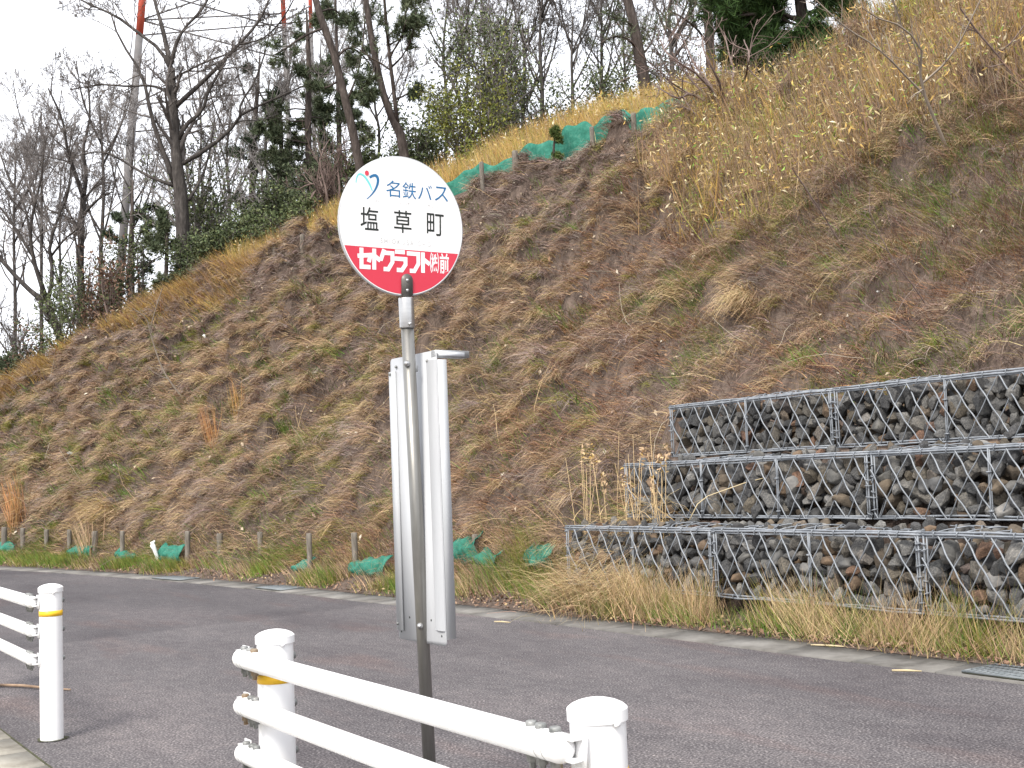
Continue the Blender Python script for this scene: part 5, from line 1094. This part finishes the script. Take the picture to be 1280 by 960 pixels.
shrub('brown_shrub', 'reddish brown leafy bush between the forked and the largest bare tree', 138, 420, 33.5, 85, 150, BR, 2, (.08, .16), 'brown shrubs on the hill', 'twigred', stems=10)
shrub('brown_shrub', 'low brown bush on the crest below the largest bare tree', 178, 385, 34, 70, 70, BR+DK, 2, (.08, .16), 'brown shrubs on the hill', 'twigred', stems=8)
shrub('bare_shrub', 'reddish bare thicket left of the leaning pine', 412, 265, 33.5, 60, 165, None, 0, None, 'bare shrubs on the hill', 'twigred', stems=12, nch=(6, 5), up=.2)
shrub('bare_shrub', 'grey bare thicket behind the sign disc', 455, 250, 36, 80, 130, None, 0, None, 'bare shrubs on the hill', 'twig', stems=10, nch=(6, 5), up=.2)
shrub('bare_shrub', 'grey bare thicket at the far left under the pale trees', 20, 470, 42, 90, 130, None, 0, None, 'bare shrubs on the hill', 'twig', stems=10, nch=(6, 6), up=.15)
shrub('bare_shrub', 'bare thicket right of the forked tree', 110, 430, 40, 110, 150, None, 0, None, 'bare shrubs on the hill', 'twig', stems=10, nch=(6, 6), up=.15)
shrub('bare_shrub', 'reddish bare thicket in front of the bushy top right pine', 925, 140, 25.5, 110, 100, None, 0, None, 'bare shrubs on the hill', 'twigred', stems=14, nch=(6, 5), up=.15)
shrub('bare_shrub', 'reddish bare thicket in front of the straight reddish trunk', 880, 145, 27, 70, 90, None, 0, None, 'bare shrubs on the hill', 'twigred', stems=10, nch=(6, 5), up=.15)
# dark bare bush on the crest that leans out over the net
P0 = hit(905, 142)[0]; t = thing('bare_bush', 'dark bare bush at the end of the crest net, branches fanning upward', 'bush', P0); paths, rads = [], []; m = MB()
zb_ = float((P0-CAM)@FW)
for pts in [[(905, 142), (880, 128), (850, 110), (820, 85), (798, 66)], [(905, 140), (885, 122), (860, 95), (840, 65)], [(902, 138), (890, 110), (868, 80), (855, 50)], [(900, 138), (870, 120), (845, 122), (815, 105)], [(905, 138), (900, 105), (885, 75), (878, 45)], [(908, 138), (915, 105), (912, 70), (905, 40)], [(898, 142), (868, 138), (845, 132), (828, 128)], [(908, 136), (925, 110), (935, 80), (930, 50)], [(905, 138), (880, 100), (848, 78), (825, 50)]]:
    a, b = px_path([(x, y, 4.0*(1-.2*k), random.uniform(-.6, .6)*k) for k, (x, y) in enumerate(pts)], zb_); a, b = respline(a, np.maximum(b, .009), 9); m.tube(a, b, 5, caps=False); paths.append(a); rads.append(b)
par, pr = np.array(paths), np.array(rads)
for lv in range(2): par, pr = grow(par, pr, 7-lv*2, .4, .6, 5, .03, .1, minr=.007-.002*lv); v, f = batch_tubes(par, pr, 4); m.add(v, f)
m.build('branches', M['twigred'], t)
# saplings on the right-hand slope
def sapling(label, base, limbs, mat, nch=(5, 4), z=None, width=4.0):
    P0 = hit(*base)[0]; z = float((P0-CAM)@FW)-.15; t = thing('bare_sapling', label, 'sapling', P0, 'bare saplings on the right-hand slope'); m = MB(); paths, rads = [], []
    for lb in limbs:
        a, b = px_path([(x, y, w*.68, -.14*k) for k, (x, y, w) in enumerate(lb)], z); a, b = respline(a, b, 10); m.tube(a, b, 6, caps=False); paths.append(a); rads.append(b)
    par, pr = np.array(paths), np.array(rads); m2 = m
    for lv, n in enumerate(nch): par, pr = grow(par, pr, n, (.3, .4)[lv], .65, 5, .05, .12, minr=.004-.001*lv); v, f = batch_tubes(par, pr, 4); m2.add(v, f)
    m2.build('branches', mat, t)
sapling('pale forked bare sapling standing out of the bamboo grass at the top right', (1186, 190), [[(1186, 192, 7), (1172, 158, 7), (1160, 130, 6), (1150, 97, 5), (1153, 67, 4), (1140, 45, 4), (1127, 33, 3), (1100, 24, 3), (1078, 10, 2)], [(1155, 118, 5), (1132, 95, 4), (1118, 80, 4), (1090, 55, 3), (1062, 38, 3), (1020, 0, 2)], [(1153, 104, 4), (1180, 80, 4), (1198, 55, 3), (1212, 28, 3), (1230, -10, 2)], [(1127, 33, 3), (1122, 15, 2), (1112, -10, 2)], [(1138, 62, 3), (1130, 40, 2), (1115, 0, 2)]], M['twigpale'])
sapling('dark slanting bare sapling at the right-hand picture edge', (1280, 120), [[(1285, 122, 5), (1262, 90, 5), (1246, 68, 4), (1222, 40, 4), (1200, 10, 3)], [(1246, 68, 3), (1262, 55, 3), (1285, 25, 2)]], M['twigred'])
sapling('thin dark leaning stem below the bamboo grass', (1050, 305), [[(1052, 308, 4), (1030, 270, 3), (1010, 240, 3), (990, 210, 2)]], M['twigred'], (3, 3))
sapling('thin dark leaning stem above the tallest gabion row', (1165, 395), [[(1167, 397, 3), (1145, 362, 3), (1120, 330, 2), (1085, 262, 2)]], M['twigred'], (3, 3))
sapling('long thin dead stem leaning on the left part of the slope', (228, 500), [[(230, 500, 3), (205, 465, 3), (192, 430, 2.5), (185, 405, 2)], [(188, 410, 2), (195, 385, 2), (203, 360, 1.5)], [(190, 415, 2), (180, 395, 1.5), (165, 385, 1.5)]], M['twigpale'], (2, 2))

# ------------------------------------------------------------------ transmission tower behind the trees
tz = 78.0; tt = thing('tower', 'red and white tubular steel tower far behind the largest bare tree', 'tower', at(150, 420, tz))
def leg(p, q, w, zc):
    P = [at(p[0], p[1], zc), at(q[0], q[1], zc)]; d = P[1]-P[0]; lg = MB(); rr = w/FPX*zc/2; split = .80
    lg.tube([P[0], P[0]+d*split], [rr*1.2, rr], 12); o = lg.build('leg', M['towergrey'], tt); c = MB(); c.tube([P[0]+d*split, P[1]], [rr, rr*.95], 12); c.build('red_section', M['towerred'], o); return P
LA = leg((143, 430), (182, -52), 9.5, tz); LB = leg((400, 420), (386, -60), 5, tz+14); LC = leg((372, 420), (351, -60), 6, tz+6)
br_ = MB()
for fa, fb, a, b in [(.84, .84, LA, LC), (.80, .82, LA, LB), (.84, .72, LA, LC), (.80, .92, LC, LA), (.62, .64, LA, LC), (.62, .80, LA, LC), (.84, .95, LA, LC), (.55, .57, LA, LB), (.82, .86, LC, LB)]:
    p = a[0]+(a[1]-a[0])*fa; q = b[0]+(b[1]-b[0])*fb; br_.tube([p, q], .055, 6)
br_.build('bracing', M['towergrey'], tt)
